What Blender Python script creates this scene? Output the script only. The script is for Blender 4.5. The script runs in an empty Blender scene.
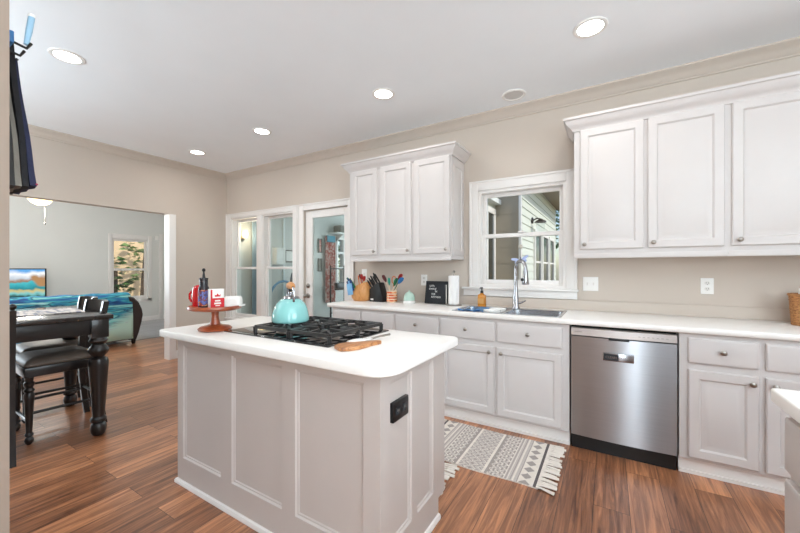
import bpy, bmesh, math, random
from mathutils import Matrix, Vector
from bpy_extras.io_utils import axis_conversion
random.seed(7)
PI = math.pi
sc = bpy.context.scene
COL = sc.collection

# ------------------------------------------------------------------ camera, world, sun, exposure
cam_d = bpy.data.cameras.new('camera')
cam = bpy.data.objects.new('camera', cam_d)
COL.objects.link(cam)
cam.location = (0.235, -3.357, 1.264)
cam.rotation_euler = (PI / 2, 0, 0.541)
cam_d.sensor_width = 36.0
cam_d.lens = 36.0 * 347.066 / 800.0
cam_d.shift_y = 3.0 / 800.0
cam_d.clip_start = 0.05
sc.camera = cam

world = bpy.data.worlds.new('sky')
sc.world = world
world.use_nodes = True
wn = world.node_tree.nodes
wn.clear()
w_out = wn.new('ShaderNodeOutputWorld')
w_bg = wn.new('ShaderNodeBackground')
w_sky = wn.new('ShaderNodeTexSky')
w_sky.sky_type = 'NISHITA'
w_sky.sun_disc = False
w_sky.sun_elevation = math.radians(42)
w_sky.sun_rotation = math.radians(95)
w_bg.inputs['Strength'].default_value = 0.16
world.node_tree.links.new(w_sky.outputs[0], w_bg.inputs[0])
world.node_tree.links.new(w_bg.outputs[0], w_out.inputs[0])

sun_d = bpy.data.lights.new('sun', 'SUN')
sun_d.energy = 2.2
sun_d.angle = 0.01
sun_d.color = (1.0, 0.93, 0.82)
sun = bpy.data.objects.new('sun', sun_d)
COL.objects.link(sun)
sun.rotation_euler = Vector((-0.75, 0.12, -0.66)).to_track_quat('-Z', 'Y').to_euler()

CAN_W = 2.6                     # each recessed ceiling lamp
FILL_W = 120.0                     # unseen fill lamps added behind the camera
for nm, en, loc, rot, sx_, sy_ in (('back_ceiling_fill', FILL_W * 0.84, (2.0, -4.64, 1.6), (PI / 2 + 1.5, 0, 0), 0.95, 1.45),  # added fill lamp facing up to brighten the ceiling
                                   ('back_streak_fill', FILL_W * 0.21, (0.85, -4.64, 1.2), (PI / 2 + 0.1, 0, 0), 0.28, 2.0),  # added lamp: streak on the dishwasher, low fill for the base cabinets
                                   ('dining_fill', 82.0, (-3.6, -4.64, 1.6), (PI / 2 + 1.4, 0, 0), 1.6, 1.45),  # unseen lamp added to lift the dining end, aimed at its ceiling
                                   ('living_fill', 85.0, (-9.44, -3.6, 1.5), (PI / 2 + 0.1, 0, -PI / 2), 1.5, 1.5),  # put in out of view to brighten the living room
                                   ('porch_fill', 55.0, (-3.2, 3.9, 1.5), (-PI / 2 - 0.1, 0, 0), 2.0, 1.6),  # fill lamp added to brighten the dark porch
                                   ('right_fill', 38.0, (2.6, -3.3, 1.9), (PI / 2 + 0.0, 0, PI / 2), 1.8, 1.4)):  # out-of-view side lamp, added as fill from the right
    ld = bpy.data.lights.new(nm, 'AREA')
    ld.shape = 'RECTANGLE'
    ld.size, ld.size_y, ld.energy, ld.color = sx_, sy_, en, (0.78, 0.91, 1.0)
    lo = bpy.data.objects.new(nm, ld)
    COL.objects.link(lo)
    lo.location = loc
    lo.rotation_euler = rot

sc.view_settings.view_transform = 'Standard'
sc.view_settings.look = 'None'
sc.view_settings.gamma = 1.0
sc.view_settings.use_curve_mapping = False
sc.view_settings.exposure = 0.48
sc.cycles.max_bounces = 10
sc.cycles.diffuse_bounces = 8
sc.cycles.glossy_bounces = 5
sc.cycles.transparent_max_bounces = 24
sc.cycles.use_denoising = True
sc.cycles.sample_clamp_indirect = 6.0

# ------------------------------------------------------------------ materials
def lin(c):
    return tuple((x / 255 / 12.92) if x / 255 <= 0.04045 else ((x / 255 + 0.055) / 1.055) ** 2.4 for x in c)

def mat(name, rgb, rough=0.5, metal=0.0, var=0.03, scale=6.0, bump=0.0, bscale=60.0, coat=0.0, spec=None, stretch=None, aniso=0.0):
    m = bpy.data.materials.new(name)
    m.use_nodes = True
    n, l = m.node_tree.nodes, m.node_tree.links
    p = n['Principled BSDF']
    base = lin(rgb)
    tc = n.new('ShaderNodeTexCoord')
    mp = n.new('ShaderNodeMapping')
    l.new(tc.outputs['Object'], mp.inputs[0])
    if stretch:
        mp.inputs['Scale'].default_value = stretch
    nz = n.new('ShaderNodeTexNoise')
    nz.inputs['Scale'].default_value = scale
    nz.inputs['Detail'].default_value = 4
    l.new(mp.outputs[0], nz.inputs['Vector'])
    rp = n.new('ShaderNodeValToRGB')
    rp.color_ramp.elements[0].position = 0.3
    rp.color_ramp.elements[1].position = 0.7
    rp.color_ramp.elements[0].color = tuple(max(0, b * (1 - var)) for b in base) + (1,)
    rp.color_ramp.elements[1].color = tuple(min(1, b * (1 + var)) for b in base) + (1,)
    l.new(nz.outputs['Fac'], rp.inputs[0])
    l.new(rp.outputs[0], p.inputs['Base Color'])
    p.inputs['Roughness'].default_value = rough
    p.inputs['Metallic'].default_value = metal
    p.inputs['Coat Weight'].default_value = coat
    p.inputs['Anisotropic'].default_value = aniso
    p.inputs['Anisotropic Rotation'].default_value = 0.25 if aniso else 0.0
    if spec is not None:
        p.inputs['Specular IOR Level'].default_value = spec
    if bump:
        nb = n.new('ShaderNodeTexNoise')
        nb.inputs['Scale'].default_value = bscale
        nb.inputs['Detail'].default_value = 3
        l.new(mp.outputs[0], nb.inputs['Vector'])
        bp = n.new('ShaderNodeBump')
        bp.inputs['Strength'].default_value = bump
        bp.inputs['Distance'].default_value = 0.01
        l.new(nb.outputs['Fac'], bp.inputs['Height'])
        l.new(bp.outputs[0], p.inputs['Normal'])
    return m

def ramp_mat(name, stops, scale=8.0, stretch=(1, 1, 1), rough=0.5, distortion=1.0, detail=5, coat=0.0, bump=0.0):
    """noise-driven colour ramp: wood grain, patterned cloth"""
    m = bpy.data.materials.new(name)
    m.use_nodes = True
    n, l = m.node_tree.nodes, m.node_tree.links
    p = n['Principled BSDF']
    tc = n.new('ShaderNodeTexCoord')
    mp = n.new('ShaderNodeMapping')
    mp.inputs['Scale'].default_value = stretch
    nz = n.new('ShaderNodeTexNoise')
    nz.inputs['Scale'].default_value = scale
    nz.inputs['Detail'].default_value = detail
    nz.inputs['Distortion'].default_value = distortion
    rp = n.new('ShaderNodeValToRGB')
    el = rp.color_ramp.elements
    while len(el) < len(stops):
        el.new(0.5)
    for e, (pos, c) in zip(el, stops):
        e.position = pos
        e.color = lin(c) + (1,)
    l.new(tc.outputs['Object'], mp.inputs[0])
    l.new(mp.outputs[0], nz.inputs['Vector'])
    l.new(nz.outputs['Fac'], rp.inputs[0])
    l.new(rp.outputs[0], p.inputs['Base Color'])
    p.inputs['Roughness'].default_value = rough
    p.inputs['Coat Weight'].default_value = coat
    if bump:
        bp = n.new('ShaderNodeBump')
        bp.inputs['Strength'].default_value = bump
        bp.inputs['Distance'].default_value = 0.004
        l.new(nz.outputs['Fac'], bp.inputs['Height'])
        l.new(bp.outputs[0], p.inputs['Normal'])
    return m

def emit_mat(name, rgb, strength):
    m = bpy.data.materials.new(name)
    m.use_nodes = True
    p = m.node_tree.nodes['Principled BSDF']
    p.inputs['Base Color'].default_value = lin(rgb) + (1,)
    p.inputs['Emission Color'].default_value = lin(rgb) + (1,)
    p.inputs['Emission Strength'].default_value = strength
    return m

def glass_mat(name, tint=(0.93, 0.95, 0.95), gloss=1.0, rough=0.0):
    m = bpy.data.materials.new(name)
    m.use_nodes = True
    n, l = m.node_tree.nodes, m.node_tree.links
    n.clear()
    out = n.new('ShaderNodeOutputMaterial')
    mix = n.new('ShaderNodeMixShader')
    tr = n.new('ShaderNodeBsdfTransparent')
    tr.inputs[0].default_value = tint + (1,)
    gl = n.new('ShaderNodeBsdfGlossy')
    gl.inputs['Roughness'].default_value = rough
    fr = n.new('ShaderNodeLayerWeight')          # Schlick reflectance of a thin pane, the same from both sides
    fr.inputs['Blend'].default_value = 0.5
    pw = n.new('ShaderNodeMath')
    pw.operation = 'POWER'
    pw.inputs[1].default_value = 5.0
    l.new(fr.outputs['Facing'], pw.inputs[0])
    mu = n.new('ShaderNodeMath')
    mu.operation = 'MULTIPLY_ADD'
    mu.inputs[1].default_value = 0.9 * gloss
    mu.inputs[2].default_value = 0.03 * gloss
    l.new(pw.outputs[0], mu.inputs[0])
    l.new(mu.outputs[0], mix.inputs[0])
    l.new(tr.outputs[0], mix.inputs[1])
    l.new(gl.outputs[0], mix.inputs[2])
    l.new(mix.outputs[0], out.inputs[0])
    return m

def floor_mat(name, rot, dark, light, rough=0.32, width=1.22, row=0.165):
    m = bpy.data.materials.new(name)
    m.use_nodes = True
    n, l = m.node_tree.nodes, m.node_tree.links
    p = n['Principled BSDF']
    tc = n.new('ShaderNodeTexCoord')
    mp = n.new('ShaderNodeMapping')
    mp.inputs['Rotation'].default_value = (0, 0, rot)
    l.new(tc.outputs['Object'], mp.inputs[0])
    br = n.new('ShaderNodeTexBrick')
    br.offset = 0.37
    br.inputs['Scale'].default_value = 1.0
    br.inputs['Brick Width'].default_value = width
    br.inputs['Row Height'].default_value = row
    br.inputs['Mortar Size'].default_value = 0.0012
    br.inputs['Mortar Smooth'].default_value = 0.1
    br.inputs['Color1'].default_value = (0, 0, 0, 1)
    br.inputs['Color2'].default_value = (1, 1, 1, 1)
    br.inputs['Mortar'].default_value = (0.0, 0.0, 0.0, 1)
    l.new(mp.outputs[0], br.inputs['Vector'])
    # grain: offset by plank value, stretched along the plank
    add = n.new('ShaderNodeVectorMath')
    add.operation = 'MULTIPLY_ADD'
    add.inputs[1].default_value = (7.3, 5.1, 3.0)
    l.new(br.outputs['Color'], add.inputs[0])
    l.new(mp.outputs[0], add.inputs[2])
    m2 = n.new('ShaderNodeMapping')
    m2.inputs['Scale'].default_value = (1.3, 22.0, 1.0)
    l.new(add.outputs[0], m2.inputs[0])
    g = n.new('ShaderNodeTexNoise')
    g.inputs['Scale'].default_value = 1.6
    g.inputs['Detail'].default_value = 8
    g.inputs['Roughness'].default_value = 0.66
    g.inputs['Distortion'].default_value = 0.9
    l.new(m2.outputs[0], g.inputs['Vector'])
    mix = n.new('ShaderNodeMix')
    mix.data_type = 'FLOAT'
    mix.inputs[0].default_value = 0.17
    l.new(g.outputs['Fac'], mix.inputs[2])
    l.new(br.outputs['Color'], mix.inputs[3])
    rp = n.new('ShaderNodeValToRGB')
    el = rp.color_ramp.elements
    mid = tuple((a + b) / 2 for a, b in zip(dark, light))
    el[0].position = 0.30
    el[0].color = lin(dark) + (1,)
    el[1].position = 0.72
    el[1].color = lin(light) + (1,)
    e = el.new(0.5)
    e.color = lin(mid) + (1,)
    l.new(mix.outputs[0], rp.inputs[0])
    mm = n.new('ShaderNodeMix')
    mm.data_type = 'RGBA'
    mm.inputs[7].default_value = lin((38, 26, 20)) + (1,)
    l.new(br.outputs['Fac'], mm.inputs[0])
    l.new(rp.outputs[0], mm.inputs[6])
    l.new(mm.outputs[2], p.inputs['Base Color'])
    p.inputs['Roughness'].default_value = rough
    p.inputs['Specular IOR Level'].default_value = 0.75
    p.inputs['Coat Weight'].default_value = 0.1
    p.inputs['Coat Roughness'].default_value = 0.22
    bp = n.new('ShaderNodeBump')
    bp.inputs['Strength'].default_value = 0.06
    bp.inputs['Distance'].default_value = 0.004
    l.new(g.outputs['Fac'], bp.inputs['Height'])
    l.new(bp.outputs[0], p.inputs['Normal'])
    return m

M_wall = mat('wall_paint', (202, 190, 178), 0.75, var=0.012, scale=2)
M_wall_cool = mat('living_room_paint', (222, 222, 218), 0.75, var=0.012, scale=2)
M_ceil = mat('ceiling_paint', (243, 247, 250), 0.85, var=0.01, scale=3, bump=0.05, bscale=90)
M_trim = mat('trim_paint', (233, 229, 225), 0.4, var=0.01)
M_cab = mat('cabinet_paint', (207, 201, 198), 0.38, var=0.01)
M_island = mat('island_paint', (197, 188, 182), 0.42, var=0.012)
M_top = mat('worktop_laminate', (238, 234, 229), 0.3, var=0.012, scale=40)
M_floor = floor_mat('plank_floor', PI / 2, (90, 52, 32), (222, 154, 108))
M_floor2 = floor_mat('living_floor', PI / 2, (120, 120, 124), (168, 168, 172), rough=0.3)
M_nickel = mat('brushed_nickel', (165, 158, 150), 0.3, 1.0)
M_chrome = mat('chrome', (172, 172, 175), 0.2, 1.0, var=0.01)
M_steel = mat('stainless_steel', (176, 177, 180), 0.34, 1.0, var=0.04, scale=3, stretch=(1, 1, 60), aniso=0.9)
M_sinksteel = mat('sink_steel', (200, 202, 206), 0.25, 1.0)
M_striplt = mat('control_strip', (205, 198, 194), 0.35, 0.6)
M_black = mat('black_plastic', (20, 20, 21), 0.4)
M_blackgap = mat('dark_recess', (14, 13, 13), 0.8)
M_glassblack = mat('black_glass', (12, 13, 15), 0.05, coat=1.0)
M_iron = mat('cast_iron', (38, 36, 35), 0.42, 0.0, bump=0.1, bscale=120, spec=0.6)
M_burner = mat('burner_cap', (30, 29, 28), 0.5)
M_white = mat('white_plastic', (238, 236, 232), 0.35)
M_socket = mat('socket_face', (226, 222, 216), 0.4)
M_teal = mat('turquoise_enamel', (140, 203, 200), 0.12, coat=0.6, var=0.01)
M_handlewood = mat('handle_wood', (205, 145, 88), 0.45, var=0.12, scale=20)
M_redwood = ramp_mat('cherry_wood', [(0.2, (112, 48, 26)), (0.5, (160, 78, 44)), (0.8, (190, 104, 62))], 5, (3, 3, 14), 0.35, 1.5, coat=0.3)
M_olive = ramp_mat('olive_wood', [(0.3, (128, 78, 44)), (0.5, (186, 126, 78)), (0.72, (212, 158, 104))], 14, (1, 4, 1), 0.4, 2.0)
M_bowlwood = ramp_mat('honey_wood', [(0.25, (186, 122, 66)), (0.6, (216, 156, 94))], 9, (3, 3, 1), 0.4)
M_red = mat('red_glaze', (200, 28, 34), 0.2, coat=0.5)
M_redprint = mat('red_print', (205, 32, 44), 0.45)
M_whiteceramic = mat('white_ceramic', (240, 238, 234), 0.15, coat=0.5)
M_darkbottle = mat('dark_bottle', (40, 38, 42), 0.25)
M_mosaic = ramp_mat('mosaic_label', [(0.30, (34, 36, 90)), (0.42, (110, 120, 190)), (0.52, (60, 44, 48)), (0.60, (190, 70, 44)), (0.70, (220, 190, 150))], 55, (1, 1, 1), 0.4)
M_blackwood = mat('black_painted_wood', (30, 27, 26), 0.3, var=0.15, scale=14, coat=0.15)
M_tabletop = mat('dark_table_top', (42, 38, 36), 0.16, var=0.1, coat=0.4)
M_leather = mat('grey_brown_leather', (112, 100, 90), 0.5, var=0.08, bump=0.08, bscale=120)
M_sofa = mat('dark_brown_leather', (52, 40, 38), 0.45, var=0.1, bump=0.1, bscale=60)
M_runner = ramp_mat('runner_cloth', [(0.42, (222, 214, 206)), (0.5, (206, 196, 190)), (0.58, (150, 150, 160))], 5, (1, 5, 1), 0.9, 0.2)
M_amber = mat('amber_soap', (206, 132, 40), 0.15, coat=0.5)
M_label = mat('soap_label', (206, 150, 84), 0.5)
M_bluecloth = mat('blue_cloth', (104, 178, 240), 0.9, bump=0.3, bscale=80)
M_felt = mat('black_felt', (40, 42, 46), 0.9)
M_paper = mat('paper_towel', (240, 238, 235), 0.9, bump=0.1, bscale=150)
M_mint = mat('mint_glaze', (178, 206, 192), 0.3, coat=0.3)
M_orange = mat('orange_glaze', (216, 120, 70), 0.35)
M_blotch = ramp_mat('blotched_orange_glaze', [(0.35, (226, 190, 150)), (0.48, (226, 128, 66)), (0.6, (196, 70, 44)), (0.7, (150, 120, 60))], 26, (1, 1, 0.5), 0.35)
M_cream = mat('cream_glaze', (226, 206, 182), 0.35)
M_s_red = mat('red_silicone', (168, 34, 32), 0.5)
M_s_maroon = mat('maroon_silicone', (92, 28, 34), 0.5)
M_s_teal = mat('teal_silicone', (28, 148, 128), 0.5)
M_s_green = mat('green_silicone', (30, 104, 62), 0.5)
M_s_blue = mat('blue_silicone', (38, 108, 168), 0.5)
M_s_navy = mat('navy_silicone', (30, 52, 110), 0.5)
M_s_pale = mat('pale_blue_silicone', (120, 172, 212), 0.5)
M_s_orange = mat('orange_silicone', (222, 120, 60), 0.5)
M_s_yellow = mat('yellow_silicone', (224, 190, 80), 0.5)
M_wicker = ramp_mat('wicker', [(0.3, (120, 72, 36)), (0.6, (192, 136, 84))], 60, (1, 1, 3), 0.7, 0.5, bump=0.5)
M_cotton = mat('fringe_cotton', (226, 218, 208), 0.95, var=0.05, scale=30)
M_ruggrey = mat('rug_grey', (160, 152, 147), 0.95, var=0.12, scale=120)
M_rugpale = mat('rug_pale_grey', (192, 184, 178), 0.95, var=0.1, scale=120)
M_rugdark = mat('rug_charcoal', (94, 88, 88), 0.95, var=0.1, scale=120)
M_glass = glass_mat('window_glass')
M_reflglass = glass_mat('porch_glass', (0.84, 0.87, 0.86), 1.3)
M_siding = mat('pale_siding', (214, 218, 208), 0.7, var=0.03)
M_sidingshaded = mat('shaded_siding', (172, 160, 142), 0.7, var=0.03)  # same siding as the pale one, its shade put into the colour
M_ext_dark = mat('dark_porch_glass', (44, 50, 46), 0.1)
M_bronze = mat('dark_bronze', (44, 40, 38), 0.4, 0.6)
M_leaf = mat('leaf', (72, 108, 50), 0.6, var=0.35, scale=3)
M_leaf2 = mat('leaf_pale', (118, 142, 84), 0.6, var=0.3, scale=3)
M_bark = mat('bark', (92, 74, 58), 0.9, var=0.2)
M_ground = mat('garden_ground', (122, 116, 92), 0.95, var=0.15)
M_peach = mat('peach_render', (240, 208, 166), 0.8, var=0.06)
M_porchpaint = mat('porch_wall_paint', (206, 206, 202), 0.7, var=0.02)
M_porchpaint2 = mat('porch_ceiling_paint', (226, 230, 230), 0.7, var=0.02)
M_porchfloor = mat('porch_floor_boards', (120, 120, 122), 0.6, var=0.1)
M_redpattern = ramp_mat('red_pattern_cloth', [(0.36, (226, 214, 208)), (0.5, (206, 150, 140)), (0.62, (168, 66, 60)), (0.7, (200, 190, 186))], 14, (1, 1, 1), 0.9, 1.2)
M_tealcloth = mat('teal_cloth', (84, 140, 158), 0.9, var=0.1)
M_porchcurtain = mat('blue_grey_curtain', (158, 178, 190), 0.9, var=0.08)
M_bluedark = mat('dark_blue_cloth', (40, 54, 70), 0.8)
M_bluerim = mat('blue_rim', (92, 142, 178), 0.5)
M_warmglow = emit_mat('sconce_glow', (255, 214, 150), 3.0)
M_fanglow = emit_mat('fan_bowl_glow', (255, 226, 170), 1.25)
M_canglow = emit_mat('can_glow', (255, 250, 242), 9.0)
M_dull = mat('unlit_lens', (214, 212, 209), 0.6)
M_fanblade = mat('fan_blade', (120, 112, 104), 0.5)
M_gunmetal = mat('charcoal_cloth', (58, 58, 58), 0.9, var=0.12, bump=0.2)
M_greycloth = mat('grey_cloth', (128, 124, 116), 0.9, var=0.12, bump=0.2)
M_navycloth = mat('navy_cloth', (34, 38, 66), 0.9, var=0.15, bump=0.2)
M_blackcloth = mat('black_cloth', (26, 26, 30), 0.9, var=0.15, bump=0.2)
M_pink = mat('crimson_hem', (176, 50, 84), 0.9)
M_skyplastic = mat('pale_blue_plastic', (150, 190, 216), 0.35)

def screen_mat():
    """television picture: clouds over a turquoise lake, brown hillside, dark firs, water"""
    m = bpy.data.materials.new('television_picture')
    m.use_nodes = True
    n, l = m.node_tree.nodes, m.node_tree.links
    p = n['Principled BSDF']
    tc = n.new('ShaderNodeTexCoord')
    sep = n.new('ShaderNodeSeparateXYZ')
    nz = n.new('ShaderNodeTexNoise')
    nz.inputs['Scale'].default_value = 7
    nz.inputs['Detail'].default_value = 5
    l.new(tc.outputs['Object'], nz.inputs['Vector'])
    l.new(tc.outputs['Object'], sep.inputs[0])
    a = n.new('ShaderNodeMath')
    a.operation = 'MULTIPLY_ADD'
    a.inputs[1].default_value = 0.16
    l.new(nz.outputs['Fac'], a.inputs[0])
    l.new(sep.outputs['Z'], a.inputs[2])
    mr = n.new('ShaderNodeMapRange')
    mr.inputs[1].default_value = 0.16
    mr.inputs[2].default_value = 0.83
    l.new(a.outputs[0], mr.inputs[0])
    rp = n.new('ShaderNodeValToRGB')
    stops = [(0.0, (40, 120, 170)), (0.12, (60, 150, 180)), (0.22, (30, 60, 52)), (0.30, (120, 190, 190)), (0.38, (200, 180, 120)), (0.44, (30, 130, 140)),
             (0.62, (70, 180, 190)), (0.66, (150, 110, 80)), (0.74, (190, 200, 210)), (0.86, (240, 240, 240)), (0.96, (90, 160, 220))]
    el = rp.color_ramp.elements
    while len(el) < len(stops):
        el.new(0.5)
    for e, (pos, c) in zip(el, stops):
        e.position = pos
        e.color = lin(c) + (1,)
    l.new(mr.outputs[0], rp.inputs[0])
    # brown hillside to the right
    hill = n.new('ShaderNodeMath')
    hill.operation = 'MULTIPLY_ADD'
    hill.inputs[1].default_value = 1.6
    l.new(sep.outputs['Y'], hill.inputs[0])
    l.new(sep.outputs['Z'], hill.inputs[2])
    hr = n.new('ShaderNodeMapRange')
    hr.inputs[1].default_value = 1.02
    hr.inputs[2].default_value = 1.10
    l.new(hill.outputs[0], hr.inputs[0])
    lo = n.new('ShaderNodeMapRange')
    lo.inputs[1].default_value = 0.40
    lo.inputs[2].default_value = 0.43
    l.new(sep.outputs['Z'], lo.inputs[0])
    hi = n.new('ShaderNodeMapRange')
    hi.inputs[1].default_value = 0.72
    hi.inputs[2].default_value = 0.66
    l.new(a.outputs[0], hi.inputs[0])
    mu = n.new('ShaderNodeMath')
    mu.operation = 'MULTIPLY'
    l.new(hr.outputs[0], mu.inputs[0])
    l.new(lo.outputs[0], mu.inputs[1])
    mu2 = n.new('ShaderNodeMath')
    mu2.operation = 'MULTIPLY'
    l.new(mu.outputs[0], mu2.inputs[0])
    l.new(hi.outputs[0], mu2.inputs[1])
    mx = n.new('ShaderNodeMix')
    mx.data_type = 'RGBA'
    mx.inputs[7].default_value = lin((170, 128, 86)) + (1,)
    l.new(mu2.outputs[0], mx.inputs[0])
    l.new(rp.outputs[0], mx.inputs[6])
    p.inputs['Base Color'].default_value = (0, 0, 0, 1)
    l.new(mx.outputs[2], p.inputs['Emission Color'])
    p.inputs['Emission Strength'].default_value = 0.85
    p.inputs['Roughness'].default_value = 0.3
    return m

def throw_mat():
    """sofa throw: teal and blue flowing strokes above, pale mint below"""
    m = bpy.data.materials.new('throw_print')
    m.use_nodes = True
    n, l = m.node_tree.nodes, m.node_tree.links
    p = n['Principled BSDF']
    tc = n.new('ShaderNodeTexCoord')
    mp = n.new('ShaderNodeMapping')
    mp.inputs['Rotation'].default_value = (math.radians(-38), 0, 0)
    mp.inputs['Scale'].default_value = (0.3, 1.0, 7.0)
    l.new(tc.outputs['Object'], mp.inputs[0])
    nz = n.new('ShaderNodeTexNoise')
    nz.inputs['Scale'].default_value = 2.2
    nz.inputs['Detail'].default_value = 4
    nz.inputs['Distortion'].default_value = 0.8
    l.new(mp.outputs[0], nz.inputs['Vector'])
    rp = n.new('ShaderNodeValToRGB')
    stops = [(0.28, (24, 44, 96)), (0.40, (44, 108, 168)), (0.47, (70, 176, 190)), (0.53, (40, 70, 110)), (0.58, (120, 206, 206)), (0.70, (196, 226, 224)), (0.8, (140, 110, 160))]
    el = rp.color_ramp.elements
    while len(el) < len(stops):
        el.new(0.5)
    for e, (pos, c) in zip(el, stops):
        e.position = pos
        e.color = lin(c) + (1,)
    l.new(nz.outputs['Fac'], rp.inputs[0])
    sep = n.new('ShaderNodeSeparateXYZ')
    l.new(tc.outputs['Object'], sep.inputs[0])
    a = n.new('ShaderNodeMath')          # z - 0.35*(y+0.63): the print climbs to the right
    a.operation = 'MULTIPLY_ADD'
    a.inputs[1].default_value = -0.6
    l.new(sep.outputs['Y'], a.inputs[0])
    l.new(sep.outputs['Z'], a.inputs[2])
    b = n.new('ShaderNodeMath')
    b.operation = 'MULTIPLY_ADD'
    b.inputs[1].default_value = 0.28
    l.new(nz.outputs['Fac'], b.inputs[0])
    l.new(a.outputs[0], b.inputs[2])
    mr = n.new('ShaderNodeMapRange')
    mr.inputs[1].default_value = -0.06
    mr.inputs[2].default_value = 0.10
    l.new(b.outputs[0], mr.inputs[0])
    mx = n.new('ShaderNodeMix')
    mx.data_type = 'RGBA'
    mx.inputs[6].default_value = lin((190, 224, 210)) + (1,)
    l.new(mr.outputs[0], mx.inputs[0])
    l.new(rp.outputs[0], mx.inputs[7])
    l.new(mx.outputs[2], p.inputs['Base Color'])
    p.inputs['Roughness'].default_value = 0.9
    return m

# ------------------------------------------------------------------ mesh builder
class B:
    def __init__(s):
        s.bm = bmesh.new()

    def _t(s, verts, M):
        if M is not None:
            bmesh.ops.transform(s.bm, matrix=M, verts=verts)

    def box(s, x0, x1, y0, y1, z0, z1, bev=0.0, seg=2, M=None):
        r = bmesh.ops.create_cube(s.bm, size=1.0)
        vs = r['verts']
        for v in vs:
            v.co = Vector((x0 + (v.co.x + .5) * (x1 - x0), y0 + (v.co.y + .5) * (y1 - y0), z0 + (v.co.z + .5) * (z1 - z0)))
        if M is not None:
            bmesh.ops.transform(s.bm, matrix=M, verts=vs)
        if bev:
            es = list({e for v in vs for e in v.link_edges})
            bmesh.ops.bevel(s.bm, geom=es, offset=bev, segments=seg, affect='EDGES', profile=0.5)
        return s

    def face(s, pts, M=None):
        vs = [s.bm.verts.new(p) for p in pts]
        s._t(vs, M)
        s.bm.faces.new(vs)
        return s

    def rings(s, rings, closed=True, cap0=True, cap1=True, M=None):
        R = [[s.bm.verts.new(p) for p in ring] for ring in rings]
        for a, b in zip(R, R[1:]):
            n = len(a)
            for i in range(n if closed else n - 1):
                j = (i + 1) % n
                s.bm.faces.new((a[i], a[j], b[j], b[i]))
        if cap0:
            s.bm.faces.new(list(reversed(R[0])))
        if cap1:
            s.bm.faces.new(R[-1])
        s._t([v for r in R for v in r], M)
        return s

    def lathe(s, prof, c=(0, 0, 0), n=20, M=None, cap0=True, cap1=True):
        prof = [(max(r, 0.0004), z) for r, z in prof]
        rings = [[(c[0] + r * math.cos(2 * PI * i / n), c[1] + r * math.sin(2 * PI * i / n), c[2] + z) for i in range(n)] for r, z in prof]
        return s.rings(rings, True, cap0, cap1, M)

    def tube(s, pts, r, n=8, M=None, flat=1.0):
        pts = [Vector(p) for p in pts]
        rs = r if isinstance(r, (list, tuple)) else [r] * len(pts)
        rings = []
        prev = None
        for i, p in enumerate(pts):
            t = (pts[min(i + 1, len(pts) - 1)] - pts[max(i - 1, 0)]).normalized()
            if prev is None:
                u = t.cross(Vector((0, 0, 1)))
                if u.length < 1e-3:
                    u = t.cross(Vector((0, 1, 0)))
                u.normalize()
            else:
                u = (prev - t * prev.dot(t)).normalized()
            prev = u
            w = t.cross(u)
            rings.append([tuple(p + (u * math.cos(2 * PI * k / n) + w * flat * math.sin(2 * PI * k / n)) * rs[i]) for k in range(n)])
        return s.rings(rings, True, True, True, M)

    def prism(s, poly, a0, a1, axis='Z', M=None, bev=0.0):
        def mp(u, v, a):
            return {'Z': (u, v, a), 'Y': (u, a, v), 'X': (a, u, v)}[axis]
        n0 = len(s.bm.verts)
        s.rings([[mp(u, v, a0) for u, v in poly], [mp(u, v, a1) for u, v in poly]], True, True, True, M)
        if bev:
            s.bm.verts.ensure_lookup_table()
            vs = s.bm.verts[n0:]
            es = [e for e in {e for v in vs for e in v.link_edges}]
            bmesh.ops.bevel(s.bm, geom=es, offset=bev, segments=2, affect='EDGES', profile=0.5)
        return s

    def loops(s, a0, a1, b0, b1, prof, fn, back=None):
        """concentric rectangular loops: prof = [(inset, depth)]; fn(a, b, depth) -> xyz. Raised and recessed panels."""
        rings = []
        if back is not None:
            rings.append([fn(a, b, back) for a, b in ((a0, b0), (a1, b0), (a1, b1), (a0, b1))])
        for i, d in prof:
            rings.append([fn(a, b, d) for a, b in ((a0 + i, b0 + i), (a1 - i, b0 + i), (a1 - i, b1 - i), (a0 + i, b1 - i))])
        return s.rings(rings, True, back is not None, True)

    def sweep(s, path, prof, side=1, cap=True):
        """sweep a closed profile [(outward, z)] along an XY path with mitred corners"""
        P = [Vector(p) for p in path]
        rings = []
        for i, p in enumerate(P):
            d0 = (P[i] - P[i - 1]).normalized() if i else None
            d1 = (P[i + 1] - P[i]).normalized() if i < len(P) - 1 else None
            n0 = Vector((d0.y, -d0.x)) * side if d0 else None
            n1 = Vector((d1.y, -d1.x)) * side if d1 else None
            if n0 is None:
                m = n1
            elif n1 is None:
                m = n0
            else:
                m = (n0 + n1).normalized()
                m = m / max(0.2, m.dot(n0))
            rings.append([(p.x + m.x * o, p.y + m.y * o, z) for o, z in prof])
        return s.rings(rings, True, cap, cap)

    def build(s, name, m, parent=None, smooth=35, label=None, kind=None, local=False, recalc=True):
        if recalc:
            bmesh.ops.recalc_face_normals(s.bm, faces=s.bm.faces)
        me = bpy.data.meshes.new(name)
        s.bm.to_mesh(me)
        s.bm.free()
        for mm in (m if isinstance(m, (list, tuple)) else [m]):
            me.materials.append(mm)
        if smooth:
            me.polygons.foreach_set('use_smooth', [True] * len(me.polygons))
            me.set_sharp_from_angle(angle=math.radians(smooth))
        o = bpy.data.objects.new(name, me)
        COL.objects.link(o)
        if parent is not None:
            o.parent = parent
            if not local:
                me.transform(world_of(parent).inverted())
        if label:
            o['label'] = label
        if kind:
            o['kind'] = kind
        return o

def world_of(o):
    m = Matrix.LocRotScale(o.location, o.rotation_euler, o.scale)
    return world_of(o.parent) @ m if o.parent else m

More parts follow.
